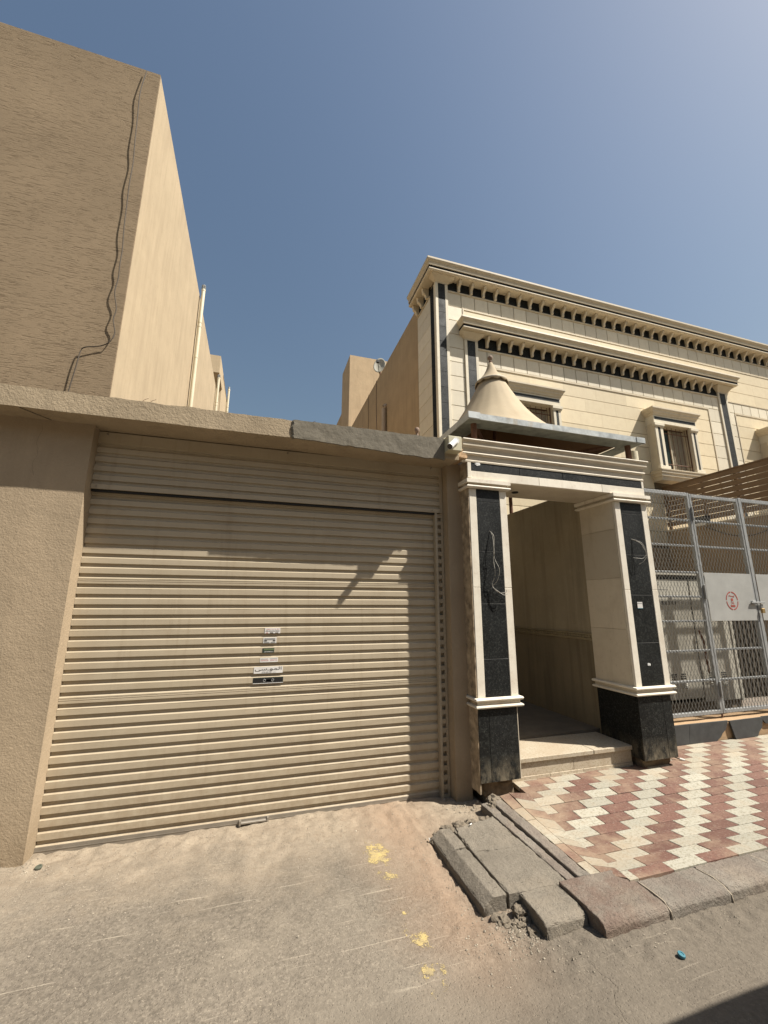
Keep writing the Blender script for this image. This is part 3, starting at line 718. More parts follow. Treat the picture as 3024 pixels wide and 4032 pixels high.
rg = MB().box(-.021, .021, -.008, .008, -.019, .019).mesh('guide_rung', 'shutter')
for i in range(34): inst('guide_rung', rg, (1.655, YD-.022, 2.43-.0735*i), sh)
for x, z in ((-1.22, 2.475), (1.58, 2.475), (-1.2, 2.905), (.2, 2.905), (1.58, 2.905)):
    MB().tube([(x, YH-.018, z), (x, YH+.002, z)], .006, 8).obj('rivet', 'rail_alu', sh)

# stickers on the shutter
def sticker(x0, x1, z0, z1, mat, label, dark=None):
    o = MB().box(x0, x1, YD-.0022, YD-.0006, z0, z1).obj('sticker', mat, label=label, cat='sticker', group='advertising stickers on the shutter')
    return o
YS = YD-.0034
def prt(par, x0, x1, z0, z1, mat): return MB().box(x0, x1, YS, YS+.0009, z0, z1).obj('print', mat, par)
s = sticker(.098, .221, 1.357, 1.399, 'paper', 'white sticker with two phone number lines, uppermost on the shutter')
text_obj('lettering', '0545094903', 'ink', .016, (.160, YS, 1.374), s, .108); text_obj('lettering', '.0801414 93', 'pink_ink', .010, (.160, YS, 1.389), s, .106)
prt(s, .110, .125, 1.359, 1.363, 'pink_ink'); prt(s, .140, .166, 1.359, 1.364, 'ink'); prt(s, .180, .206, 1.359, 1.363, 'ink')
s = sticker(.091, .194, 1.280, 1.325, 'paper', 'white sticker with grey print and black bars, second below the top one')
for z in (1.317, 1.311, 1.305): prt(s, .099, .186, z, z+.0025, 'grey_print')
prt(s, .098, .120, 1.296, 1.302, 'ink'); prt(s, .166, .186, 1.296, 1.302, 'ink'); prt(s, .098, .140, 1.283, 1.292, 'grey_print'); prt(s, .150, .187, 1.284, 1.291, 'grey_print')
s = sticker(.089, .181, 1.206, 1.242, 'foil', 'dark green foil sticker with one torn corner')
prt(s, .100, .178, 1.226, 1.238, 'green_foil'); text_obj('lettering', '0578780231', 'paper', .012, (.140, YS-.001, 1.214), s, .070)
s = sticker(.075, .214, 1.134, 1.168, 'paper', 'narrow white sticker with red phone numbers')
text_obj('lettering', '0509402281', 'pink_ink', .014, (.112, YS, 1.148), s, .060); text_obj('lettering', '.0594710.', 'pink_ink', .014, (.180, YS, 1.148), s, .058)
prt(s, .082, .138, 1.159, 1.162, 'grey_print'); prt(s, .150, .208, 1.159, 1.162, 'grey_print')
s = sticker(.033, .257, 1.050, 1.100, 'paper', 'wide white sticker with bold black arabic lettering')
ar = ''.join(chr(c) for c in (0xFEF0, 0xFEB3, 0x0640, 0xFEEE, 0xFEE4, 0xFEDF, 0x0627))
text_obj('lettering', ar, 'ink', .034, (.145, YS, 1.084), s, .205)
text_obj('lettering', '276-8110 : \u062a', 'ink', .013, (.150, YS, 1.058), s, .11)
s = sticker(.031, .264, .974, 1.019, 'foil', 'wide black sticker with pale border, lowest on the shutter')
prt(s, .036, .260, .980, 1.014, 'black'); prt(s, .031, .264, .974, .978, 'paper')
for x in (.118, .182): MB().tube([(x+.009*math.cos(t*.5236), YS-.001, .997+.009*math.sin(t*.5236)) for t in range(13)], .0016, 4).obj('print', 'grey_print', s)
prt(s, .132, .168, .990, 1.003, 'grey_print')

# security camera on its junction box
cc = empty('security_camera', (1.66, 3.21, 2.95), 'white bullet security camera on a cream junction box at the slab end', 'camera')
MB().cbox(1.590, 1.728, 3.205, 3.33, 2.958, 3.100, .006).obj('junction_box', 'box_plastic', cc)
MB().box(1.586, 1.732, 3.285, 3.300, 2.954, 3.104).obj('box_flange', 'box_plastic', cc)
MB().lathe([(.026, -.0), (.026, .010), (.018, .014), (.016, .03)], (0, 0, 0), 16)
a = Vector((1.664, 3.203, 3.052)); d = Vector((-.62, -.42, -.60)).normalized()
MB().tube([a+Vector((0, .004, 0)), a+Vector((0, -.012, 0))], .030, 20).obj('mount', 'white_plastic', cc, True)
MB().tube([a, a+d*.03], .017, 14).obj('neck', 'white_plastic', cc, True)
b0 = a+d*.022
MB().tube([b0, b0+d*.006, b0+d*.012, b0+d*.118, b0+d*.122], .0275, 22, True).obj('camera_body', 'white_plastic', cc, True)
MB().tube([b0+d*.120, b0+d*.1245], .0252, 22).obj('lens', 'lens', cc, True)
MB().tube([(1.60+.004*k, 3.30-.005*math.sin(k), 3.10+.02*math.sin(k*.6)) for k in range(9)], .003, 6).obj('cable', 'wire_pale', cc)

# ball finial behind the slab
o = MB().lathe([(.03, 0), (.03, .10), (.018, .12), (.014, .14), (.014, .152), (.020, .160), (.026, .182), (.022, .203), (.010, .213), (.001, .215)], (1.425, 3.55, 3.085), 20).obj('ball_knob', 'ball', None, True, 'small brown ball knob standing on the garage slab', 'knob')

# ------------------------------------------------------------------ entrance gate
gate = empty('entrance_gate', (2.92, 3.6, .1), 'cream limestone entrance portal with black granite inlays on both pillars', 'gate')
def pillar(xa, xb, inner):
    # core
    MB().box(xa+.012, xb-.012, YG+.012, 3.838, .175, 2.75).obj('pillar_core', 'gate_inner', gate)
    bl, br = xa+.075, xb-.075
    for z0, z1 in ((.82, 1.74), (1.742, 2.655)):
        MB().cbox(xa, bl-.001, YG, YG+.03, z0, z1, .003).obj('stone_strip', 'gate_stone', gate)
        MB().cbox(br+.001, xb, YG, YG+.03, z0, z1, .003).obj('stone_strip', 'gate_stone', gate)
    zs = (.82, 1.13, 1.60, 2.07, 2.535, 2.655)
    if inner: zs = (.82, 1.225, 1.69, 2.10, 2.535, 2.655)
    for z0, z1 in zip(zs, zs[1:]):
        MB().cbox(bl, br, YG+.003, YG+.03, z0+.0012, z1-.0012, .0015).obj('granite_panel', 'granite', gate)
    # base panels
    xm = xa+.095 if not inner else xb-.135
    for p0, p1 in ((xa-.004, xm-.001), (xm+.001, xb-.026)):
        MB().cbox(p0, p1, YG-.002, YG+.03, .176, .731, .002).obj('granite_panel', 'granite_base', gate)
    # inner cheek stones
    x_in = xb if not inner else xa
    s_ = 1 if not inner else -1
    lo, hi = sorted((x_in-s_*.02, x_in+s_*.0))
    for z0, z1 in ((.82, 1.35), (1.352, 1.86), (1.862, 2.37), (2.372, 2.745)):
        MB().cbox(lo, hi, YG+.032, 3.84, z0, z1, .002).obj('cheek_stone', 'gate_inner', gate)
    MB().cbox(lo-(.0), hi, YG+.032, 3.84, .176, .731, .002).obj('granite_panel', 'granite_base', gate)
    loop = [(xa, 3.84), (xb, 3.84), (xb, YG), (xa, YG)]
    rnd = lambda z, r, o: [(0, z-r), (o, z-r), (o+r*.7, z-r*.7), (o+r, z), (o+r*.7, z+r*.7), (o, z+r), (0, z+r)]
    for z, r, o in ((.806, .014, .018), (.750, .013, .018)):
        MB().sweep([(o_-.02, z_) for o_, z_ in rnd(z, r, o+.02)], loop[::-1], True).obj('band_moulding', 'gate_stone', gate, True)
    MB().sweep([(-.02, .762), (.008, .762), (.008, .794), (-.02, .794)], loop[::-1], True).obj('band_neck', 'gate_inner', gate)
    MB().sweep([(o_-.02, z_) for o_, z_ in rnd(2.672, .013, .042)], loop[::-1], True).obj('capital_moulding', 'gate_stone', gate, True)
    MB().sweep([(-.02, 2.687), (.010, 2.687), (.010, 2.708), (-.02, 2.708)], loop[::-1], True).obj('capital_neck', 'gate_inner', gate)
    MB().sweep([(-.02, 2.708), (.034, 2.708), (.034, 2.744), (-.02, 2.744)], loop[::-1], True).obj('capital_slab', 'gate_stone', gate)
pillar(1.853, 2.25, False); pillar(3.56, 3.995, True)
# ragged underside where the pillars were never plastered
o = MB().box(1.90, 2.19, 3.40, 3.80, .03, .176).obj('raw_footing', 'void', gate); rough(o, 4, .012, 16, .01, .03)
o = MB().box(3.60, 3.94, 3.40, 3.80, .03, .176).obj('raw_footing', 'void', gate); rough(o, 4, .012, 16, .01, .03)
# rough plaster edge on the garage side of the left pillar
o = MB().box(1.842, 1.8525, YG+.004, Y0+.02, .10, 2.93).obj('rough_plaster_edge', 'edge_plaster', gate); rough(o, 6, .006, 18, 0, .0)
# lintel, frieze and cornice
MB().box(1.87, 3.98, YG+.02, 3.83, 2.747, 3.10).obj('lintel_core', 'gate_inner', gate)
for xa, xb in ((1.853, 2.64), (2.642, 3.42), (3.422, 3.995)):
    MB().cbox(xa, xb, YG, YG+.03, 2.746, 2.830, .002).obj('lintel_stone', 'gate_stone', gate)
MB().box(1.853, 3.995, YG+.004, YG+.03, 2.830, 2.832).obj('joint_line', 'gate_stone', gate)
for xa, xb in ((1.885, 2.42), (2.423, 2.93), (2.933, 3.965)):
    MB().cbox(xa, xb, YG+.001, YG+.03, 2.832, 2.914, .0015).obj('granite_panel', 'granite', gate)
MB().cbox(1.845, 1.884, YG-.003, YG+.03, 2.76, 2.93, .003).obj('stone_strip', 'gate_stone', gate)
MB().cbox(3.966, 3.996, YG-.001, YG+.03, 2.832, 2.93, .003).obj('stone_strip', 'gate_stone', gate)
cp = [(1.845, YG), (3.996, YG), (3.996, 3.84)]; cp = cp
prof = [(-.03, 2.916), (.004, 2.916), (.006, 2.930), (-.002, 2.940), (.000, 2.985), (.018, 2.990), (.022, 3.000), (.018, 3.010), (.008, 3.016), (.012, 3.045), (.030, 3.062), (.040, 3.070), (.040, 3.082), (.030, 3.088), (.036, 3.108), (.050, 3.116), (.054, 3.126), (.050, 3.136), (-.03, 3.138)]
for xa, xb, end in ((1.79, 2.62, 0), (2.622, 3.34, 0), (3.342, 3.996, 1)):
    pth = [(xa, YG), (xb, YG)] + ([(3.996, 3.84)] if end else [])
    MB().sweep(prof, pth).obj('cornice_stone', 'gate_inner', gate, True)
MB().box(1.87, 3.97, YG+.03, 3.82, 3.10, 3.134).obj('cornice_top', 'gate_inner', gate)
MB().tube([(2.55, 3.62, 2.7465), (2.55, 3.62, 2.738)], .035, 18).obj('downlight_hole', 'black', gate)
MB().lathe([(.0, 0), (.03, .001), (.028, .004), (.001, .006)], (0, 0, 0), 12)
pt = lump((1.955, YG-.001, 2.905), .028, 'white_patch', gate, 'filler_patch', 1.0, .4, 2); pt.scale = (1, .12, .8); pt.rotation_euler = (0, 0, 0)
for c in ((3.742, YG-.001, 1.02), (3.760, YG-.001, 1.018)):
    pt = lump(c, .010, 'white_patch', gate, 'filler_patch', 1.0, .3, 2); pt.scale = (1, .15, 1.4); pt.rotation_euler = (0, 0, 0)
# step
stp = empty('entrance_step', (2.9, 3.6, .08), 'cream terrazzo doorstep between the gate pillars', 'step')
for xa, xb in ((2.226, 3.10), (3.102, 3.558)):
    MB().cbox(xa, xb, 3.462, 3.92, .237, .276, .005).obj('tread', 'step_tile', stp)
for xa, xb in ((2.226, 2.88), (2.882, 3.555)):
    MB().cbox(xa, xb, 3.482, 3.53, .128, .2365, .002).obj('riser', 'step_tile', stp)
for xa, xb in ((2.226, 2.62), (2.622, 2.98), (2.982, 3.555)):
    MB().cbox(xa, xb, 3.476, 3.53, .05, .127, .002).obj('riser', 'step_tile', stp)
MB().box(2.23, 3.55, 3.53, 3.9, .0, .236).obj('step_core', 'void', stp)

# loose wires on the pillars
def wires(name, lines, mat, label, cat='wire'):
    t = empty(name, lines[0][0], label, cat)
    for l in lines:
        # smooth with Catmull-Rom
        pts = [Vector(p) for p in l]; out = []
        for i in range(len(pts)-1):
            p0, p1, p2, p3 = pts[max(i-1, 0)], pts[i], pts[i+1], pts[min(i+2, len(pts)-1)]
            for k in range(6):
                t_ = k/6; out.append(.5*((2*p1)+(p2-p0)*t_+(2*p0-5*p1+4*p2-p3)*t_**2+(3*p1-p0-3*p2+p3)*t_**3))
        out.append(pts[-1]); MB().tube(out, .0026, 6).obj('strand', mat, t, True)
    return t
y_ = YG-.02
wires('loose_wire', [[(2.052, YG+.004, 2.26), (2.062, y_, 2.22), (2.055, y_-.03, 2.06), (2.055, y_-.01, 1.99), (2.052, y_-.03, 1.86), (2.035, y_, 1.76), (2.075, y_-.02, 1.71), (2.13, y_-.03, 1.675), (2.165, y_-.03, 1.685)],
    [(2.052, YG+.004, 2.26), (2.072, y_-.01, 2.20), (2.056, y_-.02, 2.02), (2.085, y_-.05, 1.90), (2.07, y_-.03, 1.80), (2.04, y_, 1.75), (2.09, y_-.02, 1.695), (2.155, y_-.03, 1.70), (2.16, y_-.03, 1.72)]],
    'wire_pale', 'pale loose wires hanging from the granite of the pillar beside the shutter')
wires('loose_wire', [[(3.735, YG+.004, 2.265), (3.80, y_-.03, 2.22), (3.825, y_-.05, 2.12), (3.79, y_-.04, 2.06), (3.73, y_-.02, 2.06), (3.70, y_, 2.065)],
    [(3.735, YG+.004, 2.262), (3.80, y_-.02, 2.215), (3.835, y_-.04, 2.10), (3.80, y_-.03, 2.03), (3.765, y_, 2.0)]],
    'wire_pale', 'pale loose wires looping out of the pillar beside the mesh fence')
o = MB().box(3.70, 3.765, YG-.001, YG+.001, 1.555, 1.62).obj('sticker', 'paper', None, False, 'small white label stuck on the granite of the pillar by the fence', 'sticker')
MB().box(3.703, 3.715, YG-.0018, YG-.0005, 1.60, 1.612).obj('print', 'grey_print', o); MB().box(3.718, 3.760, YG-.0018, YG-.0005, 1.603, 1.610).obj('print', 'grey_print', o); MB().box(3.700, 3.765, YG-.0018, YG-.0005, 1.555, 1.560).obj('print', 'blue', o)

# passage behind the gate
pas = empty('passage_wall', (3.7, 5.5, 0), 'shaded plaster wall with moulded dado running back behind the gate', 'wall')
MB().box(3.62, 3.84, 3.842, 7.9, 1.20, 2.93).obj('wall', 'passage', pas); MB().box(3.622, 3.84, 3.842, 7.9, 0, 1.199).obj('wainscot', 'wainscot', pas)
MB().sweep([(-.01, 1.205), (.018, 1.21), (.022, 1.225), (.012, 1.232), (.012, 1.258), (.028, 1.265), (.028, 1.278), (-.01, 1.284)], [(3.62, 7.9), (3.62, 3.845)]).obj('dado_moulding', 'dado', pas)
dm = MB().box(-.006, .006, -.012, .012, 0, .02).mesh('dentil', 'dado')
for i in range(60): inst('dentil', dm, (3.604, 3.87+.045*i, 1.235), pas)
MB().box(1.87, 2.0, 3.842, 7.9, 0, 3.0).obj('passage_wall', 'passage', None, False, 'plaster wall of the garage side along the entrance passage', 'wall')
MB().box(2.0, 3.62, 3.922, 9, .2, .30).obj('passage_floor', 'floor_dark', None, kind='structure')

# ------------------------------------------------------------------ tent canopy over the gate
tent = empty('tent_canopy', (2.96, 4.57, 3.35), 'tan fabric tent roof with peaked cone on a galvanised gutter frame above the gate', 'canopy')
TX0, TX1, TY0, TY1, TZ = 1.862, 4.055, 3.30, 5.84, 3.352
GPS = (('gutter', 'gutter', [(.0, 0), (.0, .062), (-.012, .066), (-.012, .0)]), ('gutter_tray', 'tray', [(-.0121, .0005), (-.0121, .008), (-.20, .006), (-.20, .0)]))
for p0, p1 in (((TX0, TY0), (TX1, TY0)), ((TX1, TY0), (TX1, TY1)), ((TX1, TY1), (TX0, TY1)), ((TX0, TY1), (TX0, TY0))):
    i0, i1 = Vector(p0), Vector(p1); d = (i1-i0).normalized()
    # each run mitred on the full loop
    n_ = Vector((d.y, -d.x))
    for nm_, mt_, gp in GPS:
        m = MB(); rings = []
        for q, sg in ((i0, 1), (i1, -1)):
            rings.append([(q.x+n_.x*o-d.x*o*sg, q.y+n_.y*o-d.y*o*sg, TZ+z) for o, z in gp])
        k = len(gp); m.add(rings[0]+rings[1], [(j, (j+1) % k, k+(j+1) % k, k+j) for j in range(k)]+[tuple(range(k))[::-1], tuple(range(k, 2*k))])
        m.obj(nm_, mt_, tent)
MB().box(TX0-.003, TX0+.125, TY0-.006, TY0+.02, TZ+.004, TZ+.070).obj('corner_cap', 'gutter', tent)
MB().box(TX1-.115, TX1+.004, TY0-.006, TY0+.02, TZ+.0, TZ+.062).obj('corner_cap', 'gutter', tent)
def cone():
    m = MB(); ax, ay, az = 2.96, 4.57, 4.64; nu, nr = 96, 24
    for i in range(nr+1):
        t = i/nr
        for j in range(nu):
            a = j*2*math.pi/nu; ca, sa = math.cos(a), math.sin(a)
            k = min((TX1-.13-ax)/max(abs(ca), 1e-6), (TY1-.13-ay)/max(abs(sa), 1e-6))
            kr = .16
            # square at the foot, round near the peak
            R = kr+(k*(1-t)**1.55+.0)*(1) if t > 0 else k
            R = .155+.82*(1-t)-.075*math.sin(math.pi*t)+(k-1.0)*(1-t)**6+.004*math.sin(a*22)*(1-t)
            if t > 0: R = R*(1-.0)+0
            z = TZ+.05+(az-TZ-.05)*(t**1.0)
            m.v.append((ax+ca*R, ay+sa*R, z))
    m.f = [(i*nu+j, i*nu+(j+1) % nu, (i+1)*nu+(j+1) % nu, (i+1)*nu+j) for i in range(nr) for j in range(nu)]
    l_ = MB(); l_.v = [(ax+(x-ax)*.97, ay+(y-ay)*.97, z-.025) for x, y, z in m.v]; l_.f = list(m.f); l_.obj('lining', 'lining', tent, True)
    o = m.obj('fabric', 'fabric', tent, True); md = o.modifiers.new('thick', 'SOLIDIFY'); md.thickness = .006
cone()
cx, cy = 2.96, 4.57
m = MB(); nu = 48; prof = [(.012, .27), (.030, .24), (.048, .19), (.072, .125), (.105, .06), (.15, .005), (.185, -.035), (.225, -.07), (.229, -.092)]
for i, (r, z) in enumerate(prof):
    for j in range(nu):
        a = j*2*math.pi/nu; zz = 4.66+z-(.024*abs(math.sin(a*6)) if i == len(prof)-1 else 0)
        m.v.append((cx+r*math.cos(a), cy+r*math.sin(a), zz))
m.f = [(i*nu+j, i*nu+(j+1) % nu, (i+1)*nu+(j+1) % nu, (i+1)*nu+j) for i in range(len(prof)-1) for j in range(nu)]
o = m.obj('scalloped_cap', 'fabric', tent, True); o.modifiers.new('thick', 'SOLIDIFY').thickness = .004
MB().tube([(cx+.219*math.cos(a*.2618), cy+.219*math.sin(a*.2618), 4.592) for a in range(25)], .006, 6).obj('cap_hoop', 'gutter', tent)
MB().lathe([(.014, 0), (.02, .01), (.014, .02), (.022, .03), (.036, .055), (.036, .072), (.022, .094), (.002, .10)], (cx, cy, 4.925), 18).obj('finial', 'ball', tent, True)
MB().tube([(cx, cy, 3.36), (cx, cy, 4.93)], .025, 10).obj('mast', 'rust', tent)
for (x, y) in ((TX0+.12, TY0+.12), (TX1-.12, TY0+.12), (TX0+.12, TY1-.12), (TX1-.12, TY1-.12)):
    MB().tube([(x, y, 3.1 if y < 4 else .3), (x, y, TZ+.01)], .03, 10).obj('post', 'rust', tent)
for p0, p1 in (((TX0+.12, TY0+.12), (TX1-.12, TY1-.12)), ((TX1-.12, TY0+.12), (TX0+.12, TY1-.12))):
    MB().tube([(*p0, TZ+.03), (*p1, TZ+.03)], .018, 8).obj('brace', 'rust', tent)
MB().tube([(4.10, 3.52, 3.12), (4.10, 3.52, 3.33)], .062, 20).obj('downpipe', 'pvc', None, True, 'short cream pipe standing on the gate cornice under the gutter', 'pipe')

# ------------------------------------------------------------------ villa
VY, VX = 8.0, 3.74
villa = empty('villa', (9, 11, 0), 'cream limestone villa with black granite bands, bracketed cornices and barred windows', 'house')
XE = 17.2
MB().box(VX+.02, XE, VY+.028, 9.2, 0, 9.74).obj('facade_wall', 'joint', villa)
MB().box(VX+.03, XE, 9.0, 19.5, 0, 9.58).obj('side_wall', 'villa_side', villa)
MB().box(VX, VX+.05, 9.165, 9.20, 0, 9.5).obj('corner_bead', 'villa_side', villa)
# stones of the facade. helper: one stone on the facade plane
GAP = .006
def stone(x0, x1, z0, z1, mat='lime', dy=0.0, nm='stone'):
    g = .0005 if mat == 'lime_y' else .007
    MB().cbox(x0+g, x1-g, VY-dy, VY+.03, z0+.012, z1-.001, .0012 if mat == 'lime_y' else .004).obj(nm, mat, villa)
def course(x0, x1, z0, z1, ln, mat, jitter=.0, gap=None):
    n = max(1, round((x1-x0)/ln)); 
    for i in range(n): stone(x0+(x1-x0)*i/n, x0+(x1-x0)*(i+1)/n, z0, z1, mat)
def pil(x0, x1, zt, zb, dy=.035, step=.40):
    MB().cbox(x0, x0+.072, VY-dy, VY+.03, zb, zt, .004).obj('pilaster_strip', 'lime', villa)
    MB().cbox(x1-.075, x1, VY-dy, VY+.03, zb, zt, .004).obj('pilaster_strip', 'lime', villa)
    z = zt
    while z > zb+.02:
        z1 = max(zb, z-step)
        MB().cbox(x0+.073, x1-.076, VY-dy+.004, VY+.03, z1+.002, z-.002, .002).obj('granite_panel', 'granite_villa', villa); z = z1
ZB = 3.0
pil(3.735, 4.07, 9.32, ZB)
def capital(x0, x1, zt, zb, dy, o=.14):
    MB().prism([(x0-.0, zb), (x1, zb), (x1+o, zt), (x0-o*.6, zt)], VY-dy-.12, VY+.03, 'Y').obj('capital', 'lime_trim', villa)
def capital3(x0, x1, z0, z1, dy, o):
    # flared block: footprint grows upward
    b = [(x0, VY-dy), (x1, VY-dy), (x1, VY+.03), (x0, VY+.03)]; t = [(x0-o, VY-dy-o), (x1+o, VY-dy-o), (x1+o, VY+.03), (x0-o, VY+.03)]
    m = MB().add([(x, y, z0) for x, y in b]+[(x, y, z0+.035) for x, y in b]+[(x, y, z1-.02) for x, y in t]+[(x, y, z1) for x, y in t],
        [(3, 2, 1, 0), (12, 13, 14, 15)]+[(i+4*k, (i+1) % 4+4*k, (i+1) % 4+4*k+4, i+4*k+4) for k in range(3) for i in range(4)])
    m.obj('capital', 'lime_trim', villa)
capital3(3.735, 4.07, 9.322, 9.46, .038, .15)
# corbel
def corbel_mesh(h, d, w):
    pr = [(0, 0), (-d, 0), (-d-.01, -.02), (-d, -.045), (-d*.93, -.06), (-d*.88, -h*.34), (-d*.70, -h*.44), (-d*.46, -h*.56), (-d*.36, -h*.74), (-d*.38, -h*.88), (-d*.30, -h), (0, -h)]
    m = MB().prism(pr, -w/2, w/2).mesh('corbel', 'lime_trim'); return m
cm = corbel_mesh(.26, .16, .062)
def bracket_band(x0, x1, ztop, zfr, pitch, first):
    # black frieze panels between corbels, ledge under
    x = first; xs = []
    while x < x1-.05: xs.append(x); x += pitch
    edges = [x0]+xs+[x1]
    for a, b in zip(edges, edges[1:]):
        if b-a > .03: MB().box(a+.001, b-.001, VY+.004, VY+.03, zfr, ztop).obj('granite_panel', 'granite_side', villa)
    for x in xs: inst('corbel', cm, (x, VY+.003, ztop), villa)
    MB().box(x0, x1, VY-.022, VY+.03, zfr-.035, zfr-.0).obj('ledge', 'lime_trim', villa)
bracket_band(4.07, XE, 9.46, 9.19, .3475, 4.374)
crown = [(-.03, 9.575), (.262, 9.575), (.268, 9.60), (.250, 9.612), (.262, 9.66), (.296, 9.70), (.306, 9.72), (.306, 9.765), (-.03, 9.77)]
pathV = [(VX, 9.16), (VX, VY), (XE, VY)]
MB().sweep(crown, pathV).obj('cornice_crown', 'lime_trim', villa)
MB().sweep([(-.03, 9.506), (.244, 9.506), (.244, 9.574), (-.03, 9.574)], pathV).obj('cornice_granite', 'granite_side', villa)
MB().sweep([(-.03, 9.46), (.232, 9.46), (.236, 9.475), (.254, 9.485), (.254, 9.505), (-.03, 9.505)], pathV).obj('cornice_soffit', 'lime_trim', villa)
# side return: cladding, granite strip, corbels
for z in range(18):
    z0 = 9.15-.385*(z+1); MB().cbox(VX-.0, VX+.05, 8.305, 9.155, z0+.008, z0+.384, .004).obj('side_stone', 'lime', villa)
MB().cbox(VX-.004, VX+.05, VY+.0, VY+.085, ZB, 9.32, .004).obj('pilaster_strip', 'lime', villa)
for z in range(16): MB().cbox(VX-.002, VX+.05, 8.087, 8.295, 9.32-.4*(z+1)+.002, 9.32-.4*z-.002, .002).obj('granite_panel', 'granite_side', villa)
sm_c = MB().add([(y, x, z) for x, y, z in MB().prism([(0, 0), (-.17, 0), (-.18, -.02), (-.17, -.045), (-.158, -.06), (-.156, -.12), (-.136, -.15), (-.094, -.18), (-.071, -.23), (-.068, -.27), (0, -.27)], -.042, .042).v], MB().prism([(0, 0)]*11, 0, 1).f).mesh('corbel', 'lime_trim')
for y in (8.42, 8.76, 9.08): inst('corbel', sm_c, (VX, y, 9.46), villa)
MB().box(VX-.001, VX+.05, 8.30, 9.155, 9.19, 9.458).obj('granite_panel', 'granite_side', villa)
MB().box(VX-.02, VX+.05, 8.30, 9.16, 9.155, 9.19).obj('ledge', 'lime_trim', villa)
# frieze course under the upper band
x = 4.072
xs = [4.072]+[4.446+.3795*i for i in range(34)]
for a, b in zip(xs, xs[1:]): stone(a, b, 8.775, 9.152, 'lime')
# upper field between frieze and second cornice
MB().box(4.47, XE, VY-.012, VY+.03, 8.735, 8.772).obj('string_course', 'lime_trim', villa)
MB().box(4.47, 4.505, VY-.012, VY+.03, 8.50, 8.7345).obj('string_course', 'lime_trim', villa)
course(4.507, 14.0, 8.38, 8.734, 1.35, 'lime_y')
zr = [8.795, 8.378, 8.0, 7.621, 7.245, 6.868, 6.49, 6.105, 5.73, 5.34, 4.95, 4.57, 4.19, 3.81, 3.43, 3.05]
# column of stones left of the second pilaster
for z1, z0 in zip([8.775]+zr[1:], zr[1:]): stone(4.072, 4.475, z0, z1, 'lime')
# second bay: pilasters, cornice, brackets
pil(4.477, 4.84, 7.88, ZB); pil(12.965, 13.345, 7.84, ZB)
capital3(4.477, 4.84, 7.882, 8.045, .038, .13); capital3(12.965, 13.345, 7.842, 8.045, .038, .13)
bracket_band(4.84, 12.965, 8.045, 7.725, .3265, 5.10)
pathB = [(4.60, VY+.02), (4.60, VY-.0), (13.32, VY-.0), (13.32, VY+.02)]
dz = -1.43
def shift(pr, d, k): return [(o if o < 0 else o*k, z+d) for o, z in pr]
MB().sweep(shift(crown, -1.42, 1.0)[:-2]+[(.30, 8.345), (.12, 8.36), (.06, 8.52), (-.03, 8.52)], pathB).obj('cornice_crown', 'lime_trim', villa)
MB().sweep(shift([(-.03, 9.506), (.244, 9.506), (.244, 9.574), (-.03, 9.574)], -1.42, 1), pathB).obj('cornice_granite', 'granite_side', villa)
MB().sweep(shift([(-.03, 9.467), (.232, 9.467), (.236, 9.475), (.254, 9.485), (.254, 9.505), (-.03, 9.505)], -1.42, 1), pathB).obj('cornice_soffit', 'lime_trim', villa)
xs = [4.842]+[5.1+.3795*i for i in range(21)]+[12.963]
for a, b in zip(xs, xs[1:]): stone(a, b, 7.275, 7.688, 'lime')
MB().box(5.22, 12.50, VY-.016, VY+.03, 7.232, 7.272).obj('string_course', 'lime_trim', villa)
for x in (5.22, 12.465): MB().box(x, x+.036, VY-.016, VY+.03, ZB, 7.2315).obj('string_course', 'lime_trim', villa)
for z1, z0 in zip([7.273]+zr[5:], zr[5:]):
    stone(4.842, 5.218, z0, z1, 'lime'); stone(12.503, 12.963, z0, z1, 'lime')
# field courses, cut round the windows
WIN = [(5.41-.02, 6.97), (9.955, 11.505), (14.44, 15.99)]
def field(x0, x1, z0, z1, ln, mat='lime_y'):
    segs = [(x0, x1)]
    if z1 > 4.72 and z0 < 6.85:
        for a, b in WIN:
            new = []
            for p, q in segs:
                if b <= p or a >= q: new.append((p, q))
                else:
                    if a-p > .05: new.append((p, a))
                    if q-b > .05: new.append((b, q))
            segs = new
    for p, q in segs: course(p, q, z0, z1, ln, mat)
for i, (z1, z0) in enumerate(zip([7.231]+zr[5:], zr[5:])): field(5.257, 12.464, z0, z1, .98+.13*(i % 3))
# right of the second bay
for z1, z0 in zip([8.734, 8.378, 8.0], [8.378, 8.0, 7.64]): course(13.35 if z0 < 8.3 else 14.0, XE, z0, z1, 1.2, 'lime_y')
MB().box(13.347, XE, VY-.014, VY+.03, 7.615, 7.639).obj('string_course', 'lime_trim', villa)
xs = [13.347]+[13.60+.366*i for i in range(10)]
for a, b in zip(xs, xs[1:]): stone(a, b, 7.272, 7.613, 'lime')
MB().box(13.60, XE, VY-.014, VY+.03, 7.235, 7.27).obj('string_course', 'lime_trim', villa)
MB().box(13.585, 13.615, VY-.014, VY+.03, ZB, 7.234).obj('string_course', 'lime_trim', villa)
for z1, z0 in zip([7.27]+zr[5:], zr[5:]):
    stone(13.347, 13.583, z0, z1, 'lime'); field(13.617, XE, z0, min(z1, 7.233), 1.3)
MB().box(VX+.0, XE, VY+.001, VY+.03, 0, ZB).obj('ground_floor_wall', 'yard', villa)
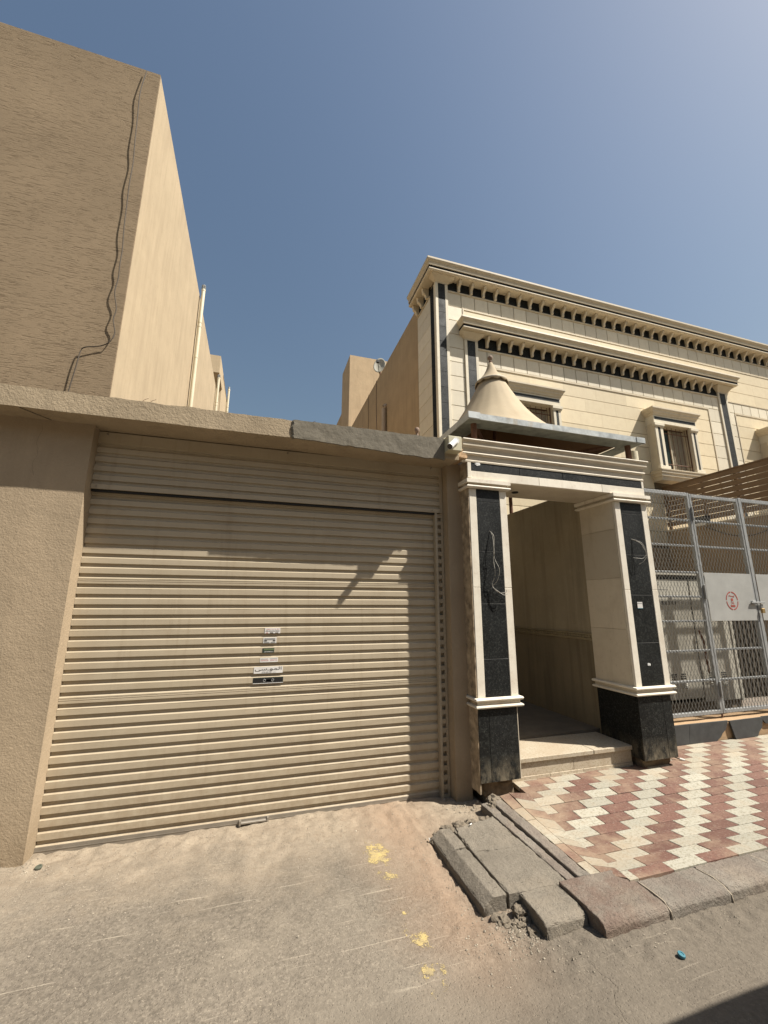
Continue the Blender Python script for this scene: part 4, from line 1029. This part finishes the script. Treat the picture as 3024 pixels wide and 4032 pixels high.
# windows
def window(x0):
    wd = empty('window', (x0+.775, 7.9, 4.74)); wd.parent = villa; wd.location = Vector((x0+.775, 7.9, 4.74))-villa.location
    YF = 7.75; X0, X1 = x0, x0+1.545; OX0, OX1 = X0+.30, X1-.245; OZ0, OZ1 = 5.09, 6.35
    def bx(n, m, *a, c=.004): MB().cbox(*a, c).obj(n, m, wd)
    bx('surround', 'lime_trim', X0, OX0-.002, YF+.02, VY+.03, 5.05, 6.37); bx('surround', 'lime_trim', OX1+.002, X1, YF+.02, VY+.03, 5.05, 6.37)
    bx('lintel', 'lime', X0, X1, YF, VY+.03, 6.372, 6.60)
    bx('granite_panel', 'granite_villa', X0+.03, X1-.03, YF-.004, YF+.03, 6.472, 6.555, c=.002)
    MB().sweep([(-.03, 6.60), (.02, 6.60), (.024, 6.63), (.055, 6.67), (.06, 6.70), (.09, 6.74), (.10, 6.76), (.10, 6.80), (-.03, 6.80)], [(X0, VY), (X0, YF), (X1, YF), (X1, VY)]).obj('cornice', 'lime_trim', wd)
    MB().box(X0+.02, X1-.02, YF+.02, VY+.02, 6.60, 6.795).obj('cornice_core', 'lime_trim', wd)
    for a, b in ((X0, OX0), (OX1, X1)):
        wd_ = b-a
        bx('pilaster_strip', 'lime', a+.012, a+wd_*.36, YF, YF+.05, 5.16, 6.25); bx('pilaster_strip', 'lime', a+wd_*.64, b-.012, YF, YF+.05, 5.16, 6.25)
        bx('granite_panel', 'granite_villa', a+wd_*.365, a+wd_*.635, YF+.004, YF+.05, 5.16, 6.25, c=.001)
        bx('capital', 'lime', a-.012, b+.012, YF-.02, YF+.05, 6.255, 6.29); bx('capital', 'lime', a-.025, b+.022, YF-.035, YF+.05, 6.29, 6.371)
        bx('pilaster_base', 'lime', a-.03, b+.03, YF-.03, YF+.05, 5.055, 5.155)
    MB().sweep([(-.03, 4.76), (.0, 4.76), (.02, 4.85), (.045, 4.87), (.045, 4.92), (.07, 4.95), (.075, 5.01), (.09, 5.02), (.09, 5.05), (-.03, 5.05)], [(X0, VY), (X0, YF), (X1, YF), (X1, VY)]).obj('sill', 'lime_trim', wd)
    MB().box(X0+.02, X1-.02, YF+.02, VY+.02, 4.762, 5.045).obj('sill_core', 'lime_trim', wd)
    YR = 8.022
    bx('reveal', 'lime_trim', OX0-.02, OX0, YF+.02, YR, OZ0-.03, OZ1+.02); bx('reveal', 'lime_trim', OX1, OX1+.02, YF+.02, YR, OZ0-.03, OZ1+.02)
    MB().box(OX0, OX1, YF+.05, YR, OZ1, OZ1+.02).obj('reveal', 'lime_trim', wd); MB().box(OX0, OX1, YF+.05, YR, OZ0-.05, OZ0-.02).obj('reveal', 'lime_trim', wd)
    MB().box(OX0, OX0+.47, YR-.02, YR, OZ0-.02, OZ1-.03).obj('pane', 'glass_green', wd)
    MB().box(OX0+.53, OX1, YR-.03, YR-.01, OZ0-.02, OZ1-.03).obj('shutter_leaf', 'curtain', wd)
    for i in range(9): MB().box(OX0+.515+i*.054, OX0+.54+i*.054, YR-.042, YR-.03, OZ0, OZ1-.05).obj('leaf_rib', 'curtain', wd)
    for a, b in ((OX0, OX0+.03), (OX0+.47, OX0+.5), (OX1-.03, OX1)): MB().box(a, b, YR-.045, YR-.005, OZ0-.02, OZ1).obj('frame', 'lime_trim' if a > OX0+.1 else 'frame_brown', wd)
    MB().box(OX0, OX1, YR-.046, YR-.004, OZ1-.03, OZ1).obj('frame', 'frame_brown', wd)
    yb = YF+.10
    for i in range(6):
        x = OX0+.10+i*(OX1-OX0-.2)/5
        MB().tube([(x, yb, OZ0+.02), (x, yb, OZ1-.02)], .0065, 6).obj('grille_bar', 'rust', wd)
        MB().lathe([(.004, 0), (.012, .012), (.007, .028), (.003, .04)], (x, yb-.012, OZ0+.02), 8).obj('grille_tip', 'brass', wd)
    for z in (OZ0+.17, OZ1-.2): MB().tube([(OX0, yb, z), (OX1, yb, z)], .011, 6).obj('grille_rail', 'rust', wd)
    for x in (OX0+.008, OX1-.012): MB().tube([(x, yb, OZ0-.02), (x, yb, OZ1)], .014, 6).obj('grille_rail', 'rust', wd)
for a, b in WIN: window(a if a > 6 else 5.405)
# roof tower, chimney block, side pipe, cable
MB().box(3.73, 7.5, 18, 19.88, 9.4, 13.6).obj('stair_tower', 'tower', villa)
MB().box(3.74, 7.4, 19.881, 21.3, 0, 11.33).obj('rear_block', 'villa_side', villa)
MB().tube([(3.69, 12.1, 3), (3.69, 12.1, 7.9), (3.70, 12.1, 7.97), (3.78, 12.1, 8.02)], .075, 14).obj('vent_pipe', 'pvc_dull', villa, True)
MB().tube([(3.765, 13.3-.02*k+.05*math.sin(k*.7), 9.6-.42*k) for k in range(10)], .012, 5).obj('cable', 'wire_dark', villa)
MB().tube([(3.765, 14.4, 9.6), (3.765, 14.4, 5)], .012, 5).obj('cable', 'joint', villa)
# satellite dish on the roof edge
dish = empty('satellite_dish', (3.85, 13.1, 9.58), 'grey satellite dish on the villa roof edge beside the stair tower', 'satellite dish')
m = MB(); nu, nr = 32, 6; ctr = Vector((3.80, 13.0, 10.0)); nrm = Vector((-.45, -.85, .28)).normalized()
e1 = nrm.cross(Vector((0, 0, 1))).normalized(); e2 = e1.cross(nrm)
for i in range(nr+1):
    for j in range(nu):
        r = .36*i/nr; a = j*2*math.pi/nu
        m.v.append(tuple(ctr+e1*r*.62*math.cos(a)+e2*r*math.sin(a)+nrm*(.5*r*r)))
m.f = [(i*nu+j, i*nu+(j+1) % nu, (i+1)*nu+(j+1) % nu, (i+1)*nu+j) for i in range(nr) for j in range(nu)]
o = m.obj('reflector', 'dish', dish, True); o.modifiers.new('t', 'SOLIDIFY').thickness = .012
MB().tube([ctr+e2*-.34, ctr+nrm*.32+e2*-.12], .012, 6).obj('feed_arm', 'black', dish)
MB().cbox(*[v for k in range(3) for v in ((ctr+nrm*.33+e2*-.10)[k]-.05, (ctr+nrm*.33+e2*-.10)[k]+.05)], .01).obj('feed_horn', 'black', dish)
MB().tube([(3.85, 13.1, 9.5), (3.84, 13.08, 9.98)], .03, 8).obj('mast', 'rust', dish)

# ------------------------------------------------------------------ neighbour house on the left
LX, LY, LZ = -1.89, 5.5, 9.43
nb = empty('neighbour_house', (-5, 9, 0), 'tall tan rendered house with scratched front and stained sunlit side wall', 'house')
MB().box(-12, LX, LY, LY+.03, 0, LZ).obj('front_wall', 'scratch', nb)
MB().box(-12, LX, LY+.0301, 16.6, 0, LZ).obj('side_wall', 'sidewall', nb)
def cable(pts, r, mat='wire_dark', nm='cable'):
    pts = [Vector(p) for p in pts]; out = []
    for i in range(len(pts)-1):
        p0, p1, p2, p3 = pts[max(i-1, 0)], pts[i], pts[i+1], pts[min(i+2, len(pts)-1)]
        for k in range(5):
            t_ = k/5; out.append(.5*((2*p1)+(p2-p0)*t_+(2*p0-5*p1+4*p2-p3)*t_**2+(3*p1-p0-3*p2+p3)*t_**3))
    out.append(pts[-1]); return MB().tube(out, r, 6).obj(nm, mat, nb, True)
def pix(px, py, yp):
    d = (px-1512)/F_PX*r_+(2016-py)/F_PX*u_+f_; t = yp/d.y; return Vector((d.x*t, yp, CAM_Z+d.z*t))
cl = [(578, 280), (552, 365), (541, 465), (531, 560), (524, 640), (510, 720), (500, 800), (488, 900), (482, 980), (472, 1040), (466, 1095), (452, 1150), (458, 1215), (446, 1260), (452, 1310), (432, 1345), (395, 1362), (340, 1366), (318, 1380), (300, 1440), (268, 1545), (250, 1610)]
cable([tuple(pix(a, b, LY-.035-.012*(i % 2))) for i, (a, b) in enumerate(cl)], .0065, 'wire_shadowed', 'cable')
def vent(y, zt, zb=3, r=.047):
    x = LX+.085
    p = MB().tube([(x, y, zb), (x, y, zt)], r, 16).obj('vent_pipe', 'pvc', nb, True)
    for z in (zt-.05, zt-1.0, zt-1.12, zt-2.0): MB().tube([(x, y, z), (x, y, z+.035)], r+.006, 16).obj('pipe_collar', 'pvc', p, True)
    for k in range(7):
        a = k*.9; MB().box(x+r*.9*math.cos(a)-.009, x+r*.9*math.cos(a)+.009, y+r*.9*math.sin(a)-.009, y+r*.9*math.sin(a)+.009, zt-.001, zt+.10).obj('cowl_fin', 'grey_print', p)
    MB().tube([(x, y, zt+.10), (x, y, zt+.115)], r, 16).obj('cowl_top', 'grey_print', p)
vent(10.29, 9.60); vent(15.1, 9.75)
fh = empty('far_house', (-5, 30, 0), 'distant tan house with an overhanging upper box beyond the pipes', 'house')
MB().box(-8, -2.22, 20, 24.3, 0, 12.60).obj('wall', 'sidewall', fh)
MB().box(-8, -2.20, 18.4, 20.0, 11.79, 12.63).obj('overhang_box', 'sidewall', fh)
MB().box(-8, -2.20, 20.001, 24.3, 12.601, 12.63).obj('parapet', 'sidewall', fh)
p = MB().tube([(-2.13, 22.7, 3), (-2.13, 22.7, 13.25)], .058, 14).obj('vent_pipe', 'pvc', fh, True)
MB().tube([(-2.13, 22.7, 13.25), (-2.13, 22.7, 13.38)], .05, 14).obj('cowl_top', 'grey_print', p, True)
for z in (11.9, 12.15, 13.15): MB().tube([(-2.13, 22.7, z), (-2.13, 22.7, z+.05)], .068, 14).obj('pipe_collar', 'pvc', p, True)

# ------------------------------------------------------------------ substation behind mesh fence
PYF = 3.762
pl = empty('plinth_wall', (5.8, 3.9, 0), 'low dusty wall clad with dull black slabs under the mesh fence', 'wall')
o = MB().box(4.0, 8.2, PYF+.022, 4.05, -.02, .292).obj('wall_core', 'orange_plaster', pl); rough(o, 5, .006, 12, .01, .012)
def slab(pts, name='slab', mat='plinth_slab', tilt=None, y=PYF):
    o = MB().prism([(a, b) for a, b in pts], y, y+.02, 'Y').obj(name, mat, pl)
    if tilt: o.rotation_euler = tilt
    return o
slab([(3.998, .085), (4.66, .105), (4.692, .300), (3.998, .300)]); slab([(4.664, .105), (5.06, .097), (5.13, .13), (5.17, .17), (5.235, .21), (5.286, .296), (4.696, .300)])
slab([(5.345, .102), (5.70, .104), (5.74, .15), (5.80, .19), (5.85, .297), (5.30, .292)], tilt=(-.05, .0, 0), y=PYF-.018)
slab([(5.86, .26), (5.90, .22), (6.6, .20), (6.6, .30), (5.853, .30)]); slab([(6.603, .10), (7.4, .10), (7.4, .30), (6.603, .30)]); slab([(7.403, .10), (8.2, .10), (8.2, .30), (7.403, .30)])
FY = 3.86
fen = empty('mesh_fence', (5.6, FY, .3), 'grey steel mesh fence with sheet metal gate guarding an electrical cabinet', 'fence')
def fbar(n, x0, x1, z0, z1, d=.04, y=FY, m='galv'): MB().cbox(x0, x1, y, y+d, z0, z1, .003).obj(n, m, fen)
ZT, ZBt = 3.03, .345
fbar('post', 4.02, 4.07, ZBt, ZT); fbar('post', 5.335, 5.372, ZBt, ZT); fbar('gate_stile', 5.378, 5.412, ZBt, ZT-.012)
fbar('gate_stile', 6.245, 6.277, ZBt, ZT-.012); fbar('post', 6.288, 6.345, ZBt, ZT+.005, .05); fbar('post', 7.22, 7.27, ZBt, ZT)
fbar('rail', 4.02, 5.335, ZT-.045, ZT, .05); fbar('rail', 5.412, 6.245, ZT-.055, ZT-.014); fbar('rail', 6.345, 7.22, ZT-.05, ZT)
fbar('rail', 4.07, 5.335, ZBt, ZBt+.04); fbar('rail', 5.412, 6.245, ZBt, ZBt+.04); fbar('rail', 6.345, 7.22, ZBt, ZBt+.04)
for z in (2.66, 2.324, 1.988, 1.69, 1.398, 1.055, .717): fbar('rail', 4.07, 5.335, z-.012, z+.012, .03, FY+.004)
for z in (2.66, 2.324, 1.058, .713): fbar('rail', 5.412, 6.245, z-.012, z+.012, .03, FY+.004); fbar('rail', 6.345, 7.22, z-.012, z+.012, .03, FY+.004)
fbar('hinge', 5.366, 5.384, 2.66, 2.84, .02, FY-.022); fbar('hinge', 5.366, 5.384, 1.66, 1.84, .02, FY-.022); fbar('hinge', 5.366, 5.384, .52, .70, .02, FY-.022)
MB().cbox(5.412, 6.245, FY-.006, FY-.002, 1.398, 1.99, .001).obj('sheet_panel', 'panel', fen)
MB().cbox(6.345, 7.22, FY-.006, FY-.002, 1.398, 1.99, .001).obj('sheet_panel', 'panel', fen)
fbar('bolt', 6.14, 6.38, 1.615, 1.632, .02, FY-.035); fbar('bolt_plate', 6.17, 6.23, 1.60, 1.645, .025, FY-.03)
MB().tube([(6.30, FY-.03, 1.60), (6.30, FY-.03, 1.545), (6.33, FY-.03, 1.545), (6.33, FY-.03, 1.60)], .006, 6).obj('lock_shackle', 'galv', fen)
MB().cbox(6.287, 6.343, FY-.045, FY-.02, 1.49, 1.55, .005).obj('padlock', 'brass', fen)
MB().tube([(5.36, FY+.01, .30), (5.36, FY+.01, ZBt)], .010, 8).obj('foot_pin', 'rust', fen); MB().tube([(6.31, FY+.01, .28), (6.31, FY+.01, ZBt)], .012, 8).obj('foot_pin', 'rust', fen)
MB().tube([(7.24, FY+.01, .28), (7.24, FY+.01, ZBt)], .012, 8).obj('foot_pin', 'rust', fen); MB().tube([(4.05, FY+.01, .28), (4.05, FY+.01, ZBt)], .012, 8).obj('foot_pin', 'rust', fen)
def expanded(x0, x1, z0, z1, dw=.052, dh=.115):
    m = MB(); t, th = .0015, .004; y = FY-.0005
    n = int(math.ceil((x1-x0)/dw*2))+1
    for c in range(n):
        xc = x0+c*dw/2; pts = []; z = z0; k = c
        while z < z1+dh/2:
            pts.append((min(max(xc+(dw/4 if k % 2 else -dw/4), x0), x1), min(z, z1))); z += dh/2; k += 1
        for a, b in zip(pts, pts[1:]):
            m.add([(a[0]-t, y, a[1]), (a[0]+t, y, a[1]), (b[0]+t, y, b[1]), (b[0]-t, y, b[1]), (a[0]-t, y+th, a[1]), (a[0]+t, y+th, a[1]), (b[0]+t, y+th, b[1]), (b[0]-t, y+th, b[1])],
                [(0, 1, 2, 3), (7, 6, 5, 4), (0, 3, 7, 4), (1, 5, 6, 2)])
    return m
for x0, x1, z0, z1 in ((4.03, 5.37, ZBt, ZT), (5.38, 6.27, ZBt, 1.40), (5.38, 6.27, 1.985, ZT), (6.34, 7.25, ZBt, 1.40), (6.34, 7.25, 1.985, ZT)):
    o = expanded(x0, x1, z0, z1).obj('expanded_mesh', 'mesh_wire', fen); o['kind'] = 'stuff'
# hazard stencil on the sheet gate
em = empty('hazard_stencil', (5.83, FY-.008, 1.53)); em.parent = fen; em.location = Vector((5.83, FY-.008, 1.53))-fen.location
ex, ez, ya = 5.828, 1.645, FY-.0085
def arc(a0, a1, rx, rz, wdt):
    n = 14; m = MB(); vs = []
    for i in range(n+1):
        a = a0+(a1-a0)*i/n
        for k in (1, 1-wdt): vs.append((ex+rx*k*math.cos(a), ya, ez+rz*k*math.sin(a)))
    m.add(vs, [(2*i, 2*i+1, 2*i+3, 2*i+2) for i in range(n)]); m.obj('stencil_ring', 'red_ink', em)
for q in range(4): arc(q*math.pi/2+.08, (q+1)*math.pi/2-.08, .105, .115, .11)
def flat(pts): MB().add([(ex+a, ya, ez+b) for a, b in pts], [tuple(range(len(pts)))]).obj('stencil_mark', 'red_ink', em)
flat([(-.016, .030), (.016, .030), (.020, .012), (.012, -.004), (-.012, -.004), (-.020, .012)])
flat([(-.045, .060), (-.040, .066), (.045, .052), (.042, .044)]); flat([(-.050, .050), (-.044, .048), (-.034, .072), (-.040, .074)]); flat([(.030, .040), (.036, .038), (.044, .066), (.038, .068)])
flat([(-.030, -.014), (-.024, -.010), (.030, -.040), (.024, -.044)]); flat([(.030, -.014), (.024, -.010), (-.030, -.040), (-.024, -.044)])
for k in range(2): flat([(-.042, -.054-.014*k), (.042, -.054-.014*k), (.040, -.063-.014*k), (-.040, -.063-.014*k)])
# electrical cabinet behind the fence
cab = empty('electrical_cabinet', (5.6, 4.7, .1), 'beige electrical cabinet with vent louvres and stencilled number behind the mesh fence', 'cabinet')
CY = 4.40
MB().box(4.2, 5.83, CY+.012, 5.3, .38, 1.93).obj('housing', 'kiosk', cab); MB().cbox(4.2, 5.83, CY, CY+.012, .385, 1.94, .003).obj('door', 'kiosk', cab)
MB().cbox(5.852, 6.50, CY, 5.3, .33, 1.945, .004).obj('door', 'kiosk', cab); MB().cbox(6.512, 6.565, CY-.01, 5.3, .31, 1.95, .004).obj('door_frame', 'kiosk', cab)
MB().box(5.83, 5.852, CY+.008, 5.2, .38, 1.93).obj('seam', 'black', cab)
MB().cbox(4.15, 6.6, CY-.03, 5.35, 1.995, 2.03, .004).obj('roof', 'kiosk', cab); MB().box(4.2, 6.55, CY+.04, 5.3, 1.945, 1.995).obj('roof_gap', 'black', cab)
MB().box(4.2, 6.55, CY+.03, 5.25, .08, .33).obj('base', 'kiosk_base', cab)
for i in range(9): MB().box(6.60+i*.085, 6.63+i*.085, CY+.1, 5.25, .3, 1.8).obj('cooling_fin', 'kiosk_dark', cab)
MB().box(6.58, 7.5, 5.1, 5.3, .1, 1.9).obj('fin_back', 'kiosk_dark', cab)
for gx, gz_ in ((5.30, .70), (5.46, .70), (5.97, .695), (6.20, .69), (4.9, .70)):
    for r in range(3):
        for c in range(3): MB().box(gx+c*.033, gx+.026+c*.033, CY-.0015, CY+.002, gz_-r*.027-.018, gz_-r*.027).obj('vent_slot', 'black', cab)
    for r in range(4): MB().prism([(CY, 0+gz_-.10-r*.022), (CY-.014, gz_-.11-r*.022), (CY, gz_-.118-r*.022)], gx, gx+.095).obj('louvre', 'kiosk', cab)
MB().tube([(5.92, CY-.012, .62), (5.96, CY-.03, .62), (5.99, CY-.012, .62)], .008, 6).obj('door_pull', 'black', cab)
text_obj('lettering', '8303009', 'ink', .075, (5.43, CY-.002, 1.612), cab, .26)
MB().box(5.27, 5.275, CY-.002, CY, 1.80, 1.885).obj('outline_mark', 'grey_print', cab); MB().box(5.27, 5.45, CY-.002, CY, 1.795, 1.80).obj('outline_mark', 'grey_print', cab)
MB().tube([(5.86, 4.36, 1.25), (5.885, 4.34, 1.1), (5.90, 4.35, .9), (5.93, 4.36, .7)], .014, 7).obj('conduit', 'rust', cab)
MB().box(4.0, 9.9, 4.06, 8.0, -.02, .06).obj('yard_floor', 'kerb', None, kind='structure')

# slatted screen wall running back to the villa
SX = 10.15
scr = empty('slat_screen_wall', (SX, 6.4, 0), 'tan yard wall topped with a brown horizontal slat screen running back to the villa', 'wall')
MB().box(SX, SX+.2, 4.4, 7.99, 0, 3.43).obj('wall', 'yard', scr)
MB().box(SX-.02, SX+.22, 4.4, 7.99, 3.43, 3.47).obj('coping', 'lime_trim', scr)
slm = MB().box(-.012, .012, -1.79, 1.79, 0, .118).mesh('slat', 'slat')
for i in range(8): inst('slat', slm, (SX+.06, 6.195, 3.565+.133*i), scr, (0, .10*random.uniform(-.4, .4), 0))
MB().box(SX+.03, SX+.09, 4.4, 7.985, 4.615, 4.64).obj('top_rail', 'slat', scr)
for y in (4.8, 5.5, 6.25, 7.0, 7.93): MB().box(SX+.075, SX+.125, y-.03, y+.03, 3.4, 4.62).obj('post', 'slat', scr)
# flood lamp under the screen
fl = empty('flood_lamp', (SX-.15, 6.95, 3.4), 'small dark flood lamp with a hanging cable on the screen wall', 'lamp')
MB().cbox(SX-.26, SX-.10, 6.80, 7.10, 3.47, 3.62, .01).obj('lamp_head', 'black', fl); MB().box(SX-.27, SX-.255, 6.82, 7.08, 3.40, 3.46).obj('lamp_glass', 'white_plastic', fl)
MB().tube([(SX-.1, 6.95, 3.52), (SX+.05, 6.95, 3.45)], .02, 6).obj('bracket', 'black', fl)
MB().tube([(SX-.03, 7.0-.11*k, 3.40-.35*math.sin(math.pi*k/16)) for k in range(17)], .009, 5).obj('cable', 'wire_dark', fl)

# ------------------------------------------------------------------ small litter
def cap(x, y, z, r, mat, label, tilt):
    o = MB().lathe([(r*.9, 0), (r, .004), (r, .009), (r*.92, .012), (r*.55, .0125), (r*.5, .010), (.0005, .010)], (0, 0, 0), 22).obj('bottle_cap', mat, None, True, label, 'bottle cap')
    o.location = (x, y, z); o.rotation_euler = tilt
cap(1.965, 1.775, gz(1.965, 1.775)+.003, .016, 'blue', 'blue plastic bottle cap lying on the road before the kerb', (.2, .1, 0))
cap(-1.165, 3.46, gz(-1.165, 3.46)+.002, .020, 'dark_cap', 'dark bottle cap lying by the foot of the garage pier', (.15, -.1, 0))
for i, (x, y, z, a, lb) in enumerate(((1.56, 2.99, .078, .5, 'white cigarette end lying on the broken concrete slab'), (1.245, 2.99, .03, 1.4, 'white cigarette end lying in the dirt beside the broken slab'))):
    o = MB().tube([(x-.012*math.cos(a), y-.012*math.sin(a), z+.004), (x+.012*math.cos(a), y+.012*math.sin(a), z+.004)], .0038, 8).obj('cigarette_end', 'paper', None, True, lb, 'cigarette end')
t = empty('cable_stub', (4.06, 3.44, .10), 'short dark cable stub with white tip poking from the tiles by the pillar', 'cable')
MB().tube([(4.03, 3.55, .09), (4.05, 3.50, .135), (4.09, 3.46, .12), (4.115, 3.435, .108)], .004, 6).obj('strand', 'wire_dark', t); MB().tube([(4.035, 3.545, .09), (4.065, 3.50, .125), (4.10, 3.45, .112)], .004, 6).obj('strand', 'wire_dark', t)
MB().tube([(4.108, 3.445, .112), (4.135, 3.415, .106)], .010, 8).obj('tip', 'white_plastic', t)

# ------------------------------------------------------------------ parked van outside the frame whose roof shades the road
van = empty('parked_van', (5.3, -.2, 0), 'white delivery van parked across the road, throwing a shadow on the asphalt', 'van')
side = [(2.55, .35), (2.55, 1.95), (2.62, 2.02), (6.6, 2.02), (6.85, 1.9), (7.5, 1.15), (8.1, 1.0), (8.2, .35)]
o = MB().prism(side, -1.05, .85, 'Y').obj('body', 'paint_van', van)
bm = bmesh.new(); bm.from_mesh(o.data); bmesh.ops.bevel(bm, geom=list(bm.edges), offset=.03, segments=2, affect='EDGES'); bm.to_mesh(o.data); bm.free()
for y0, y1 in ((.851, .856), (-1.056, -1.051)): MB().prism([(6.0, 1.2), (6.0, 1.8), (6.7, 1.8), (7.2, 1.2)], y0, y1, 'Y').obj('window', 'glass_dark', van)
MB().add([(6.9, -.9, 1.86), (6.9, .65, 1.86), (7.5, .65, 1.2), (7.5, -.9, 1.2)], [(0, 1, 2, 3)]).obj('windscreen', 'glass_dark', van)
for x in (3.75, 7.2):
    for y in (.72, -.97):
        wh = MB().tube([(x, y-.11, .33), (x, y+.11, .33)], .33, 26).obj('tyre', 'black', van, True); MB().tube([(x, y-.115, .33), (x, y+.115, .33)], .19, 20).obj('rim', 'galv', wh, True)
for y in (.55, -.8): MB().cbox(8.1, 8.22, y-.12, y+.12, .72, .88, .02).obj('headlight', 'paper', van)

# ------------------------------------------------------------------ unseen houses across the street, added to cut sky light on the facade
def opposite(x0, x1, h, mat, label):
    t = empty('added_opposite_house', ((x0+x1)/2, -14, 0), label, 'house')
    MB().box(x0, x1, -24, -14, 0, h).obj('wall', mat, t); MB().box(x0-.15, x1+.15, -24.1, -13.85, h, h+.35).obj('parapet', 'lime_trim', t)
    MB().box(x0-1, x1+1, -11.8, -11.5, 0, 2.8).obj('street_wall', mat, t); MB().box(x0-1.05, x1+1.05, -11.85, -11.45, 2.8, 2.95).obj('coping', 'lime_trim', t)
    n = int((x1-x0)//3.2)
    for k in range(n):
        for z in (4.6, ):
            x = x0+(x1-x0)*(k+.5)/n
            w_ = MB().box(x-.7, x+.7, -13.96, -13.9, z, z+1.5).obj('window', 'lime_trim', t); MB().box(x-.58, x+.58, -13.9, -13.88, z+.12, z+1.38).obj('pane', 'glass_dark', w_)
    g = MB().box(x0+1.5, x0+4.5, -11.5, -11.44, 0, 2.5).obj('gate', 'slat', t); MB().box(x0+2.97, x0+3.03, -11.44, -11.42, .1, 2.4).obj('gate_seam', 'black', g)
opposite(-22, -9, 9.2, 'yard', 'added plain tan two storey house across the street with brown gate')
opposite(-6.5, 7, 8.6, 'villa_side', 'added light brown two storey house across the street with brown gate')
opposite(9.5, 24, 9.4, 'tower', 'added pale tan two storey house across the street with brown gate')
